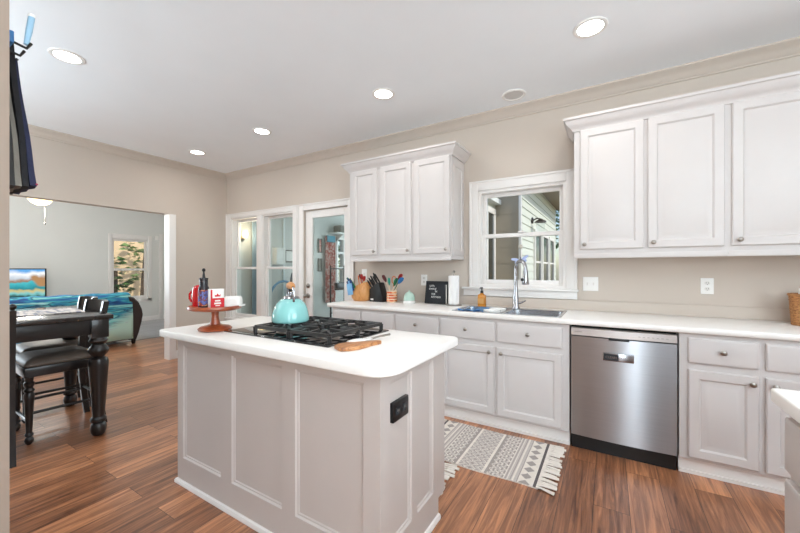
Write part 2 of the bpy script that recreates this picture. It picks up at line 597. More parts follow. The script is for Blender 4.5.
def tag(o, label, cat, group=None):
    o['label'] = label
    o['category'] = cat
    if group:
        o['group'] = group
    return o

def thing(name, label, cat, loc=(0, 0, 0), rot=0.0, group=None):
    o = bpy.data.objects.new(name, None)
    o.empty_display_size = 0.1
    COL.objects.link(o)
    o.location = loc
    o.rotation_euler = (0, 0, rot)
    return tag(o, label, cat, group)

def sroot(name, loc=(0, 0, 0)):
    o = bpy.data.objects.new(name, None)
    COL.objects.link(o)
    o.location = loc
    o['kind'] = 'structure'
    return o

def copy_tree(o, loc=None, rot=None, label=None, parent=None):
    c = o.copy()
    COL.objects.link(c)
    if parent:
        c.parent = parent
    if loc is not None:
        c.location = loc
    if rot is not None:
        c.rotation_euler = (0, 0, rot)
    if label:
        c['label'] = label
    for ch in list(o.children):
        copy_tree(ch, parent=c)
    return c

def text_mesh(body, size, name, m, parent, M, depth=0.0006, align='CENTER'):
    cu = bpy.data.curves.new(name, 'FONT')
    cu.body = body
    cu.size = size
    cu.extrude = depth
    cu.align_x = align
    tmp = bpy.data.objects.new(name + '_tmp', cu)
    COL.objects.link(tmp)
    dg = bpy.context.evaluated_depsgraph_get()
    me = bpy.data.meshes.new_from_object(tmp.evaluated_get(dg))
    bpy.data.objects.remove(tmp)
    me.transform(M)
    if parent is not None:
        me.transform(world_of(parent).inverted())
    me.materials.clear()
    me.materials.append(m)
    o = bpy.data.objects.new(name, me)
    COL.objects.link(o)
    o.parent = parent
    return o

def wall_mesh(axis, a0, a1, t0, t1, z0, z1, holes):
    """a slab wall with rectangular holes, one clean shell. axis 'X': runs along X, thickness t0..t1 in Y"""
    b = B()
    us = sorted({a0, a1, *[h[0] for h in holes], *[h[1] for h in holes]})
    zs = sorted({z0, z1, *[h[2] for h in holes], *[h[3] for h in holes]})
    us = [u for u in us if a0 <= u <= a1]
    zs = [z for z in zs if z0 <= z <= z1]
    def solid(i, k):
        if i < 0 or k < 0 or i >= len(us) - 1 or k >= len(zs) - 1:
            return False
        cu, cz = (us[i] + us[i + 1]) / 2, (zs[k] + zs[k + 1]) / 2
        return not any(h[0] < cu < h[1] and h[2] < cz < h[3] for h in holes)
    def P(u, t, z):
        return (u, t, z) if axis == 'X' else (t, u, z)
    for i in range(len(us) - 1):
        for k in range(len(zs) - 1):
            if not solid(i, k):
                continue
            u0, u1, w0, w1 = us[i], us[i + 1], zs[k], zs[k + 1]
            for t in (t0, t1):
                b.face([P(u0, t, w0), P(u1, t, w0), P(u1, t, w1), P(u0, t, w1)])
            if not solid(i - 1, k):
                b.face([P(u0, t0, w0), P(u0, t1, w0), P(u0, t1, w1), P(u0, t0, w1)])
            if not solid(i + 1, k):
                b.face([P(u1, t0, w0), P(u1, t1, w0), P(u1, t1, w1), P(u1, t0, w1)])
            if not solid(i, k - 1):
                b.face([P(u0, t0, w0), P(u1, t0, w0), P(u1, t1, w0), P(u0, t1, w0)])
            if not solid(i, k + 1):
                b.face([P(u0, t0, w1), P(u1, t0, w1), P(u1, t1, w1), P(u0, t1, w1)])
    bmesh.ops.remove_doubles(b.bm, verts=b.bm.verts, dist=1e-5)
    return b

def arc(c, r, a0, a1, n):
    return [(c[0] + r * math.cos(a0 + (a1 - a0) * i / n), c[1] + r * math.sin(a0 + (a1 - a0) * i / n)) for i in range(n + 1)]

def rrect(x0, x1, y0, y1, r00, r10, r11, r01, n=8):
    """rounded rectangle; radii at (x0,y0),(x1,y0),(x1,y1),(x0,y1)"""
    return (arc((x0 + r00, y0 + r00), r00, PI, 1.5 * PI, n) + arc((x1 - r10, y0 + r10), r10, 1.5 * PI, 2 * PI, n)
            + arc((x1 - r11, y1 - r11), r11, 0, .5 * PI, n) + arc((x0 + r01, y1 - r01), r01, .5 * PI, PI, n))

# ------------------------------------------------------------------ THE SETTING
CEIL = 2.78
XL = -5.034
b = B(); b.box(-9.6, 2.7, -4.75, 0.15, -0.08, 0.0)
b.build('floor', M_floor, kind='structure', smooth=0)
b = B(); b.box(-9.6, -5.16, 0.15, 1.36, -0.08, 0.0)
b.build('floor_living', M_floor, kind='structure', smooth=0)
b = B(); b.box(-9.5, -6.97, -4.65, 1.26, 0.0, 0.006)
b.build('floor_grey', M_floor2, kind='structure', smooth=0)
b = B(); b.box(-9.7, 2.8, -4.85, 0.15, CEIL, CEIL + 0.15)
b.build('ceiling', M_ceil, kind='structure', smooth=0)
b = B(); b.box(-9.7, -5.16, 0.15, 1.4, CEIL, CEIL + 0.15)
b.build('ceiling_living', M_ceil, kind='structure', smooth=0)

WIN_L = (-4.92, -3.50, 0.50, 2.07)
DOOR = (-3.30, -2.53, 0.0, 2.06)
WIN_S = (-0.872, -0.083, 1.09, 2.04)
wall_mesh('X', XL, 2.7, 0.0, 0.15, 0.0, CEIL, [WIN_L, DOOR, WIN_S]).build('wall_sink', M_wall, kind='structure', smooth=0)
OPEN = (-4.35, -0.86, 0.0, 2.04)
wall_mesh('Y', -4.75, 0.15, XL - 0.125, XL, 0.0, CEIL, [OPEN]).build('wall_dining', M_wall, kind='structure', smooth=0)
WIN_V = (0.05, 0.77, 0.56, 1.98)
wall_mesh('Y', -4.75, 1.36, -9.6, -9.5, 0.0, CEIL, [WIN_V, (-4.4, -2.8, 0.7, 2.3)]).build('wall_living_far', M_wall_cool, kind='structure', smooth=0)
b = B(); b.box(-9.5, XL - 0.125, 1.26, 1.36, 0, CEIL)
b.build('wall_living_right', M_wall_cool, kind='structure', smooth=0)
b = B(); b.box(XL - 0.125, XL - 0.005, 0.15, 1.36, 0, CEIL)
b.build('wall_living_porch', M_porchpaint, kind='structure', smooth=0)
wall_mesh('X', -9.5, 2.7, -4.85, -4.75, 0.0, CEIL, [(1.5, 2.5, 0.75, 2.35), (0.68, 1.02, 0.15, 2.25), (-4.45, -2.75, 0.75, 2.35)]).build('wall_behind', M_wall, kind='structure', smooth=0)
b = wall_mesh('Y', -4.85, 0.15, 2.7, 2.8, 0, CEIL, [(-4.25, -2.35, 1.15, 2.62)])
b.build('wall_right', M_wall, kind='structure', smooth=0)
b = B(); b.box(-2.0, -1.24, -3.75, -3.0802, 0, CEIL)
b.build('wall_left', mat('shaded_wall_paint', (154, 138, 124), 0.6), kind='structure', smooth=0)  # darker than the other walls: its shade is put into the paint

# crown mouldings
CROWN = [(0.0, CEIL), (0.085, CEIL), (0.085, CEIL - 0.012), (0.072, CEIL - 0.022), (0.05, CEIL - 0.032), (0.032, CEIL - 0.05), (0.022, CEIL - 0.068), (0.010, CEIL - 0.075), (0.010, CEIL - 0.088), (0.0, CEIL - 0.09)]
b = B(); b.sweep([(XL, 0.0), (2.7, 0.0)], CROWN)
b.build('trim_1', M_wall, kind='structure', smooth=50)
b = B(); b.sweep([(XL, -4.75), (XL, 0.0)], CROWN)
b.build('trim_2', M_wall, kind='structure', smooth=50)
b = B(); b.sweep([(-9.5, -4.7), (-9.5, 1.26), (XL - 0.125, 1.26)], CROWN)
b.build('trim_3', M_trim, kind='structure', smooth=50)
# opening in the dining wall: casing board and jamb
BASE = [(0.0, 0.0), (0.016, 0.0), (0.016, 0.09), (0.010, 0.105), (0.004, 0.115), (0.0, 0.115)]
b = B()
b.box(XL, XL + 0.016, -0.86, -0.775, 0, 2.04, 0.003)
b.box(XL - 0.1255, XL + 0.006, -0.862, -0.852, 0, 2.04, 0.0)
b.build('trim_4', M_trim, kind='structure')
b = B(); b.sweep([(XL, -0.775), (XL, 0.0)], BASE)
b.build('baseboard_dining', M_trim, kind='structure')
b = B(); b.sweep([(XL, 0.0), (-3.41, 0.0)], BASE)
b.build('baseboard_sink', M_trim, kind='structure')
b = B(); b.sweep([(-9.5, -4.6), (-9.5, 1.26), (XL - 0.13, 1.26)], BASE)
b.build('baseboard_living', M_trim, kind='structure')

def casing(parent, x0, x1, z0, z1, w, y=0.0, legs=True, headw=None, left=None):
    """flat stepped casing round an opening in the sink wall"""
    hw = headw or w
    wl = left if left is not None else w
    b = B()
    b.box(x0 - wl, x0, y - 0.018, y, z0, z1 + hw, 0.004)
    b.box(x1, x1 + w, y - 0.018, y, z0, z1 + hw, 0.004)
    b.box(x0, x1, y - 0.018, y, z1, z1 + hw, 0.004)
    b.box(x0 - wl, x0 - wl + 0.02, y - 0.026, y, z0, z1 + hw, 0.003)
    b.box(x1 + w - 0.02, x1 + w, y - 0.026, y, z0, z1 + hw, 0.003)
    b.box(x0 - wl, x1 + w, y - 0.027, y, z1 + hw - 0.02, z1 + hw, 0.003)
    return b.build('casing', M_trim, parent)

def sash(parent, name, x0, x1, z0, z1, y0, y1, rail=0.04, brail=None, glass=M_glass):
    brail = brail or rail
    b = B()
    b.box(x0, x0 + rail, y0, y1, z0, z1, 0.003)
    b.box(x1 - rail, x1, y0, y1, z0, z1, 0.003)
    b.box(x0 + rail, x1 - rail, y0, y1, z1 - rail, z1, 0.003)
    b.box(x0 + rail, x1 - rail, y0, y1, z0, z0 + brail, 0.003)
    o = b.build(name, M_trim, parent)
    g = B(); ym = (y0 + y1) / 2
    g.box(x0 + rail - 0.004, x1 - rail + 0.004, ym - 0.002, ym + 0.002, z0 + brail - 0.004, z1 - rail + 0.004)
    g.build('glass_pane', glass, o, smooth=0)
    return o

def frame(parent, x0, x1, z0, z1, y0, y1, t=0.02):
    b = B()
    b.box(x0, x0 + t, y0, y1, z0, z1)
    b.box(x1 - t, x1, y0, y1, z0, z1)
    b.box(x0 + t, x1 - t, y0, y1, z1 - t, z1)
    b.box(x0 + t, x1 - t, y0, y1, z0, z0 + t)
    return b.build('window_frame', M_trim, parent)

# window over the sink
w1 = sroot('window_1', (-0.478, 0.0, 1.09))
casing(w1, WIN_S[0], WIN_S[1], WIN_S[2], WIN_S[3], 0.088, headw=0.095)
frame(w1, WIN_S[0], WIN_S[1], WIN_S[2], WIN_S[3], 0.0, 0.15, 0.026)
sash(w1, 'upper_sash', WIN_S[0] + 0.026, WIN_S[1] - 0.026, 1.575, WIN_S[3] - 0.026, 0.075, 0.105, 0.036)
sash(w1, 'lower_sash', WIN_S[0] + 0.026, WIN_S[1] - 0.026, WIN_S[2] + 0.02, 1.612, 0.04, 0.07, 0.038, 0.055)
b = B(); b.box(-0.50, -0.44, 0.022, 0.052, 1.612, 1.626, 0.004)
b.build('sash_lock', M_trim, w1)
b = B()
b.box(-1.03, 0.015, -0.055, 0.03, 1.072, 1.092, 0.005)
b.build('sill', M_trim, w1)
b = B(); b.box(-1.02, 0.004, -0.022, 0.0, 1.006, 1.072, 0.003); b.box(-1.02, 0.004, -0.028, 0.0, 1.006, 1.02, 0.003)
b.build('apron_board', M_trim, w1)

# pair of windows by the dining corner
w2 = sroot('window_2', (-4.21, 0.0, 0.5))
casing(w2, WIN_L[0], WIN_L[1], WIN_L[2], WIN_L[3], 0.09, headw=0.075, left=0.11)
b = B(); b.box(-4.275, -4.155, -0.018, 0.15, WIN_L[2], WIN_L[3], 0.004)
b.build('mullion', M_trim, w2)
for x0, x1 in ((WIN_L[0], -4.275), (-4.155, WIN_L[1])):
    frame(w2, x0, x1, WIN_L[2], WIN_L[3], 0.0, 0.15, 0.02)
    sash(w2, 'upper_sash', x0 + 0.02, x1 - 0.02, 1.27, WIN_L[3] - 0.02, 0.085, 0.115, 0.034, glass=M_reflglass)
    sash(w2, 'lower_sash', x0 + 0.02, x1 - 0.02, WIN_L[2] + 0.02, 1.305, 0.05, 0.08, 0.036, 0.05, glass=M_reflglass)
b = B(); b.box(-5.03, -3.41, -0.05, 0.0, 0.47, 0.5, 0.005); b.box(-5.03, -3.42, -0.02, 0.0, 0.40, 0.47, 0.003)
b.build('sill', M_trim, w2)

# glazed door
d1 = sroot('door_1', (-2.92, 0.0, 0.0))
casing(d1, DOOR[0], DOOR[1], 0.0, DOOR[3], 0.10, headw=0.085)
b = B()
dx0, dx1 = DOOR[0] + 0.012, DOOR[1] - 0.012
b.box(dx0, dx0 + 0.122, 0.02, 0.065, 0.01, 2.05, 0.003)
b.box(dx1 - 0.07, dx1, 0.02, 0.065, 0.01, 2.05, 0.003)
b.box(dx0 + 0.122, dx1 - 0.07, 0.02, 0.065, 1.955, 2.05, 0.003)
b.box(dx0 + 0.122, dx1 - 0.07, 0.02, 0.065, 0.01, 0.25, 0.003)
leaf = b.build('door_leaf', M_trim, d1)
b = B(); b.box(dx0 + 0.118, dx1 - 0.066, 0.04, 0.046, 0.246, 1.96)
b.build('glass_pane', M_reflglass, leaf, smooth=0)
My = Matrix.Translation((-3.238, 0.02, 0.91)) @ Matrix.Rotation(PI / 2, 4, 'X')
b = B(); b.lathe([(0.033, 0), (0.033, 0.006), (0.02, 0.012), (0.012, 0.016), (0.012, 0.04), (0.025, 0.046), (0.031, 0.058), (0.028, 0.072), (0.012, 0.08)], M=My, n=20)
b.build('door_knob', M_nickel, leaf)
b = B(); b.lathe([(0.032, 0), (0.032, 0.008), (0.024, 0.016), (0.01, 0.02)], M=Matrix.Translation((-3.238, 0.02, 1.045)) @ Matrix.Rotation(PI / 2, 4, 'X'))
b.box(-3.242, -3.234, -0.015, 0.005, 1.03, 1.06, 0.002)
b.build('deadbolt', M_nickel, leaf)

# living-room window
w3 = sroot('window_3', (-9.5, 0.41, 0.56))
b = B()
for y0, y1, z0, z1 in ((-0.02, 0.05, 0.5, 2.09), (0.77, 0.85, 0.5, 2.09), (0.05, 0.77, 1.98, 2.09), (-0.04, 0.87, 0.48, 0.56)):
    b.box(-9.5, -9.475, y0, y1, z0, z1, 0.004)
b.build('casing', M_trim, w3)
b = B()
for y0, y1, z0, z1 in ((0.05, 0.1, 0.56, 1.98), (0.72, 0.77, 0.56, 1.98), (0.1, 0.72, 1.93, 1.98), (0.1, 0.72, 0.56, 0.63), (0.1, 0.72, 1.24, 1.29)):
    b.box(-9.57, -9.53, y0, y1, z0, z1)
s3 = b.build('sash_frame', M_trim, w3)
b = B(); b.box(-9.553, -9.548, 0.1, 0.72, 0.6, 1.95)
b.build('glass_pane', M_glass, s3, smooth=0)
b = B()
b.box(-9.5, -9.478, 1.02, 1.1, 0, 2.16, 0.004)
b.build('trim_5', M_trim, kind='structure')

for nm, ax, u0, u1, z0, z1, tt in (('window_4', 'X', 1.5, 2.5, 0.75, 2.35, -4.75), ('window_11', 'X', 0.68, 1.02, 0.15, 2.25, -4.75), ('window_12', 'X', -4.45, -2.75, 0.75, 2.35, -4.75), ('window_9', 'Y', -4.4, -2.8, 0.7, 2.3, -9.5), ('window_10', 'Y', -4.25, -2.35, 1.15, 2.62, 2.7)):  # unseen windows added to go with the fill lamps
    wr = sroot(nm, (0, 0, 0))
    b = B()
    sg = -0.02 if tt > 0 else 0.02
    lo_, hi_ = min(tt, tt + sg), max(tt, tt + sg)
    for a0, a1, c0, c1 in ((u0 - 0.09, u0, z0 - 0.09, z1 + 0.09), (u1, u1 + 0.09, z0 - 0.09, z1 + 0.09), (u0, u1, z1, z1 + 0.09), (u0, u1, z0 - 0.09, z0)):
        if ax == 'X':
            b.box(a0, a1, lo_, hi_, c0, c1, 0.003)
        else:
            b.box(lo_, hi_, a0, a1, c0, c1, 0.003)
    b.build('casing', M_trim, wr)
    b = B()
    if ax == 'X':
        b.box(u0, u1, -4.805, -4.80, z0, z1)
    else:
        b.box(tt + 0.05 * (1 if tt > 0 else -1), tt + 0.055 * (1 if tt > 0 else -1), u0, u1, z0, z1)
    b.build('glass_pane', M_glass, wr, smooth=0)

# ---- porch room behind the sink wall, and the house wing and garden beyond
b = B(); b.box(-5.25, -1.74, 0.15, 4.1, -0.06, -0.02)
b.build('floor_porch', M_porchfloor, kind='structure', smooth=0)
b = B(); b.box(-5.3, -1.70, 0.15, 4.15, 2.62, 2.72)
b.build('ceiling_porch', M_porchpaint2, kind='structure', smooth=0)
PW = (2.62, 3.6, 0.9, 2.0)
wall_mesh('Y', 1.36, 4.1, XL - 0.125, XL - 0.005, -0.02, 2.62, [PW]).build('wall_porch_left', M_porchpaint, kind='structure', smooth=0)
wall_mesh('X', XL - 0.005, -1.82, 4.0, 4.1, -0.02, 2.62, [(-4.3, -2.3, 0.6, 2.2)]).build('wall_porch_far', M_porchpaint, kind='structure', smooth=0)

def siding(name, axis, a0, a1, base, z0, z1, out, m, step=0.17, lap=0.022):
    """lap siding: saw-tooth boards. out: +1/-1 direction of the face along the other axis"""
    b = B()
    prof = []
    z = z0
    while z < z1 - 1e-6:
        zt = min(z + step, z1)
        prof += [(lap, z), (0.004, zt)]
        z = zt
    poly = [(base - out * 0.1, z0)] + [(base + out * d, zz) for d, zz in prof] + [(base - out * 0.1, z1)]
    if axis == 'Y':
        b.rings([[(x, a0, zz) for x, zz in poly], [(x, a1, zz) for x, zz in poly]])
    else:
        b.rings([[(a0, y, zz) for y, zz in poly], [(a1, y, zz) for y, zz in poly]])
    return b.build(name, m, kind='structure', smooth=0)

siding('wall_porch_right', 'Y', 0.15, 4.1, -1.85, -0.3, 2.72, 1, M_siding)
siding('wall_wing_near', 'X', -1.82, -1.33, 4.0, -0.3, 3.4, -1, M_sidingshaded, 0.34, 0.01)
siding('wall_wing', 'Y', 4.0, 9.6, -1.33, -0.3, 3.4, 1, M_siding)
b = B(); b.box(-1.34, -1.285, 3.965, 4.03, -0.3, 3.4, 0.004)
b.build('trim_6', M_trim, kind='structure')
b = B()
b.prism([(-2.2, 3.42), (-0.75, 3.30), (-0.75, 3.42), (-2.2, 4.1)], 3.7, 9.9, 'Y')
b.build('roof_eave', mat('eave_board', (150, 134, 112), 0.7), kind='structure', smooth=0)
# porch side door trim seen through the sink window
b = B()
b.box(-1.83, -1.79, 3.30, 3.40, 0, 2.45, 0.004); b.box(-1.83, -1.79, 3.82, 3.92, 0, 2.45, 0.004); b.box(-1.83, -1.785, 3.30, 3.92, 2.4, 2.52, 0.004)
dd = b.build('door_2', M_trim, kind='structure')
b = B(); b.box(-1.83, -1.815, 3.40, 3.82, 0.0, 2.4)
b.build('dark_panel', M_ext_dark, dd)
for i, (y0, y1, z0, z1) in enumerate(((5.55, 6.35, 0.75, 2.15), (6.7, 7.6, 0.75, 2.15), (7.95, 8.8, 0.75, 2.15))):
    wr = sroot('window_%d' % (5 + i), (-1.31, y0, z0))
    b = B()
    t = 0.09
    b.box(-1.34, -1.27, y0 - t, y0, z0 - t, z1 + t); b.box(-1.34, -1.27, y1, y1 + t, z0 - t, z1 + t)
    b.box(-1.34, -1.27, y0, y1, z1, z1 + t); b.box(-1.34, -1.27, y0, y1, z0 - t, z0)
    b.box(-1.33, -1.285, y0, y1, (z0 + z1) / 2 - 0.025, (z0 + z1) / 2 + 0.025)
    b.build('casing', M_trim, wr)
    b = B(); b.box(-1.33, -1.30, y0, y1, z0, z1)
    b.build('glass_pane', M_ext_dark, wr, smooth=0)
b = B(); b.box(-30, 30, -12, 45, -0.5, -0.3)
b.build('ground', M_ground, kind='structure', smooth=0)
b = B(); b.box(-15.2, -15.0, -5, 8, -0.3, 5.0)
b.build('wall_neighbour', M_peach, kind='structure', smooth=0)

def tree(x, y, h, r, n, m, label, z0=-0.3, crown_from=0.3):
    t = thing('tree', label, 'tree', (x, y, z0), 0, 'trees outside the windows')
    b = B(); b.tube([(x, y, z0), (x + 0.1, y, z0 + h * 0.35), (x, y + 0.1, z0 + h * 0.8)], [0.14, 0.11, 0.04])
    b.build('trunk', M_bark, t)
    b = B()
    for i in range(n):
        th, ph, q = random.uniform(0, 2 * PI), random.uniform(-1, 1), random.random() ** 0.4
        cz = z0 + h * (crown_from + (1 - crown_from) * 0.5)
        c = Vector((x + r * q * math.cos(th) * math.sqrt(1 - ph * ph), y + r * q * math.sin(th) * math.sqrt(1 - ph * ph), cz + h * (1 - crown_from) * 0.5 * q * ph))
        R = Matrix.Translation(c) @ Matrix.Rotation(random.uniform(0, 6.3), 4, 'Z') @ Matrix.Rotation(random.uniform(-1.2, 1.2), 4, 'X')
        s = random.uniform(0.07, 0.17)
        b.face([(-s, 0, 0), (0, -s * 0.5, 0.02), (s, 0, 0), (0, s * 0.5, 0.02)], R)
    b.build('crown', m, t, smooth=0, recalc=False)
    return t
tree(-1.0, 15.5, 7.0, 2.0, 2200, M_leaf, 'dark green tree beyond the pale siding wing, through the sink window')
tree(-8.2, 5.6, 5.0, 1.8, 1800, M_leaf2, 'pale green tree behind the porch window, through the glazed door')
tree(-12.2, 1.0, 2.0, 0.55, 190, M_leaf, 'low dark shrub outside the living room window, against the peach wall', crown_from=0.05)
tree(-13.9, 2.5, 3.4, 0.7, 130, M_leaf2, 'taller pale shrub outside the living room window, against the peach wall', crown_from=0.3)

# lantern on the wing
t = thing('wall_lantern', 'dark bronze lantern on the pale siding beyond the sink window', 'lantern', (-1.31, 5.25, 2.3))
b = B(); b.lathe([(0.075, 0), (0.075, 0.02), (0.05, 0.03)], M=Matrix.Translation((-1.31, 5.25, 2.42)) @ Matrix.Rotation(PI / 2, 4, 'Y'), n=16)
b.tube([(-1.29, 5.25, 2.42), (-1.2, 5.25, 2.46), (-1.12, 5.25, 2.44)], 0.016)
b.build('bracket', M_bronze, t)
b = B(); b.lathe([(0.13, 0.0), (0.12, 0.03), (0.05, 0.07), (0.02, 0.09)], (-1.12, 5.25, 2.36), 12)
b.build('hood', M_bronze, t)
b = B(); b.lathe([(0.085, 0), (0.1, 0.25)], (-1.12, 5.25, 2.11), 8)
b.build('glass_shade', M_glass, t)

# things on the porch
t = thing('wall_sconce', 'glowing warm sconce on the porch wall, through the left window pane', 'sconce', (XL, 0.26, 1.78))
b = B(); b.lathe([(0.05, 0), (0.05, 0.015), (0.015, 0.03), (0.015, 0.09)], M=Matrix.Translation((XL - 0.005, 0.26, 1.78)) @ Matrix.Rotation(PI / 2, 4, 'Y'))
b.build('bracket', M_nickel, t)
b = B(); b.lathe([(0.03, 0), (0.045, 0.03), (0.048, 0.08), (0.036, 0.12)], (XL + 0.09, 0.26, 1.79), 14)
b.build('glass_shade', M_warmglow, t)
pl = bpy.data.lights.new('sconce_lamp', 'POINT'); pl.energy = 5; pl.color = (1, 0.86, 0.66); pl.shadow_soft_size = 0.08
po = bpy.data.objects.new('sconce_lamp', pl); COL.objects.link(po); po.location = (XL + 0.25, 0.3, 1.85)

def picture(label, y0, y1, z0, z1, m, x=XL - 0.005):
    t = thing('framed_picture', label, 'picture', (x, (y0 + y1) / 2, z0), 0)
    b = B()
    for a0, a1, c0, c1 in ((y0, y0 + 0.025, z0, z1), (y1 - 0.025, y1, z0, z1), (y0 + 0.025, y1 - 0.025, z0, z0 + 0.025), (y0 + 0.025, y1 - 0.025, z1 - 0.025, z1)):
        b.box(x, x + 0.025, a0, a1, c0, c1, 0.003)
    b.build('frame', M_greycloth, t)
    b = B(); b.box(x, x + 0.012, y0 + 0.02, y1 - 0.02, z0 + 0.02, z1 - 0.02)
    b.build('print', m, t)
picture('grey framed picture on the porch wall, through the right window pane', 1.16, 1.45, 1.40, 1.64, M_socket)
picture('small red framed picture on the porch wall beside the red patterned curtain', 2.04, 2.16, 1.62, 1.92, M_redpattern)
picture('small dark framed picture on the porch wall, lower of the two beside the curtain', 2.04, 2.16, 1.22, 1.50, M_greycloth)
t = thing('wall_cabinet', 'white cabinet hung on the porch wall, through the right window pane', 'cabinet', (XL, 0.97, 1.34))
b = B(); b.box(XL - 0.005, XL + 0.13, 0.86, 1.07, 1.35, 1.66, 0.004)
b.build('body', M_white, t)
b = B(); b.loops(0.87, 1.06, 1.36, 1.65, [(0, 0.0), (0.03, 0.0), (0.035, -0.006)], lambda a, c, d: (XL + 0.142 + d, a, c), back=-0.012)
b.build('door', M_white, t)
b = B()
for y in (0.20, 0.72, 1.12):
    b.box(XL - 0.005, XL + 0.012, y, y + 0.045, 0.0, 2.6, 0.002)
b.box(XL - 0.005, XL + 0.014, 0.16, 1.34, 0.0, 0.16, 0.002)
b.build('trim_7', M_porchpaint2, kind='structure')
t = thing('porch_curtain', 'grey blue curtain hanging on the porch wall behind the window pair', 'curtain', (XL, 0.7, 0.05))
b = B()
ring = []
for i in range(41):
    y = 0.42 + 0.2 * i / 40
    ring.append((XL + 0.05 + 0.02 * math.sin(i * 1.1), y))
b.rings([[(x, y, 0.1) for x, y in ring] + [(x + 0.006, y, 0.1) for x, y in reversed(ring)], [(x, y, 2.2) for x, y in ring] + [(x + 0.006, y, 2.2) for x, y in reversed(ring)]])
b.build('cloth', M_porchcurtain, t)
b = B(); b.tube([(XL + 0.05, 0.36, 2.21), (XL + 0.05, 0.68, 2.21)], 0.012)
b.build('rod', M_nickel, t)
t = thing('porch_chair', 'round blue rimmed chair with dark cushion, through the right window pane', 'chair', (-4.55, 0.85, -0.02))
b = B()
pts = [(-4.62, 0.78 + 0.3 * math.cos(a), 0.72 + 0.34 * math.sin(a)) for a in [2 * PI * i / 28 for i in range(29)]]
b.tube(pts, 0.02, 8)
b.build('back_rim', M_bluerim, t)
b = B(); b.lathe([(0.28, 0), (0.3, 0.04), (0.28, 0.1), (0.1, 0.12)], (-4.45, 0.85, 0.36), 24)
b.build('seat', M_bluedark, t)
for a in range(4):
    b = B(); b.tube([(-4.45 + 0.2 * math.cos(a * PI / 2 + .7), 0.85 + 0.2 * math.sin(a * PI / 2 + .7), 0.37), (-4.45 + 0.24 * math.cos(a * PI / 2 + .7), 0.85 + 0.24 * math.sin(a * PI / 2 + .7), -0.02)], 0.016)
    b.build('leg', M_bronze, t)
t = thing('porch_umbrella', 'folded dark blue umbrella leaning on the porch wall behind the chair', 'umbrella', (XL + 0.15, 1.22, -0.02))
b = B(); b.lathe([(0.02, 0), (0.05, 0.15), (0.065, 0.9), (0.03, 1.15), (0.012, 1.22)], (XL + 0.14, 1.22, -0.02), 10)
b.build('canopy', M_bluedark, t)
t = thing('porch_shelf', 'white shelf high on the porch wall, through the glazed door', 'shelf', (XL, 2.8, 2.04))
b = B(); b.box(XL - 0.005, XL + 0.26, 2.36, 3.5, 2.05, 2.075, 0.003)
b.build('board', M_white, t)
for y in (2.62, 3.4):
    b = B(); b.prism([(XL - 0.005, 1.9), (XL + 0.02, 1.9), (XL + 0.2, 2.05), (XL - 0.005, 2.05)], y, y + 0.02, 'Y')
    b.build('bracket', M_white, t)
t = thing('storage_basket', 'dark storage basket on the high porch shelf, through the glazed door', 'basket', (XL + 0.12, 2.75, 2.075))
b = B(); b.box(XL + 0.02, XL + 0.23, 2.5, 2.95, 2.075, 2.24, 0.015)
b.build('body', M_greycloth, t)
b = B(); b.box(XL + 0.232, XL + 0.24, 2.66, 2.8, 2.17, 2.2, 0.003)
b.build('handle', M_black, t)
t = thing('patterned_curtain', 'red and white patterned curtain on the porch wall, through the glazed door', 'curtain', (XL, 2.35, 0.5))
ring = [(XL + 0.045 + 0.018 * math.sin(i * 0.9), 2.22 + 0.32 * i / 40) for i in range(41)]
b = B(); b.rings([[(x, y, z) for x, y in ring] + [(x + 0.006, y, z) for x, y in reversed(ring)] for z in (0.55, 1.98)])
b.build('cloth', M_redpattern, t)
b = B(); b.box(XL + 0.03, XL + 0.085, 2.24, 2.5, 1.86, 2.0, 0.01)
b.build('valance', M_tealcloth, t)
t = thing('metal_rack', 'black metal rack standing on the porch, through the glazed door', 'rack', (-4.75, 2.34, -0.02))
for y in (2.12, 2.56):
    b = B(); b.tube([(-4.75, y, -0.02), (-4.75, y, 1.35)], 0.016)
    b.build('post', M_black, t)
for z in (0.35, 0.55, 1.28):
    b = B(); b.tube([(-4.75, 2.12, z), (-4.75, 2.56, z)], 0.013)
    b.build('rail', M_black, t)
b = B(); b.box(-4.79, -4.71, 2.28, 2.54, 0.82, 0.98, 0.01)
b.build('hook_box', M_black, t)
w8 = sroot('window_8', (XL, 3.1, 0.9))
b = B()
for y in (PW[0], 2.86, 3.1, 3.34, PW[1] - 0.05):
    b.box(XL - 0.1, XL + 0.01, y, y + 0.05, PW[2], PW[3], 0.003)
for z in (PW[2], 1.27, 1.62, PW[3] - 0.05):
    b.box(XL - 0.08, XL + 0.005, PW[0], PW[1], z, z + 0.045, 0.003)
b.build('window_frame', M_trim, w8)
b = B(); b.box(XL - 0.06, XL - 0.055, PW[0], PW[1], PW[2], PW[3])
b.build('glass_pane', M_glass, w8, smooth=0)

# ------------------------------------------------------------------ BASE CABINETS ALONG THE SINK WALL
DOORP = [(0.0, 0.005), (0.005, 0.0), (0.05, 0.0), (0.055, 0.005), (0.059, 0.012), (0.067, 0.012), (0.096, 0.003), (0.099, 0.002)]
DRAWP = [(0.0, 0.006), (0.006, 0.0015), (0.014, 0.0)]

def front(parent, name, x0, x1, z0, z1, yf, prof, m=M_cab):
    """door or drawer front facing -Y, its face at yf, 20 mm thick"""
    b = B()
    b.loops(x0, x1, z0, z1, prof, lambda a, c, d: (a, yf + d, c), back=0.02)
    return b.build(name, m, parent)

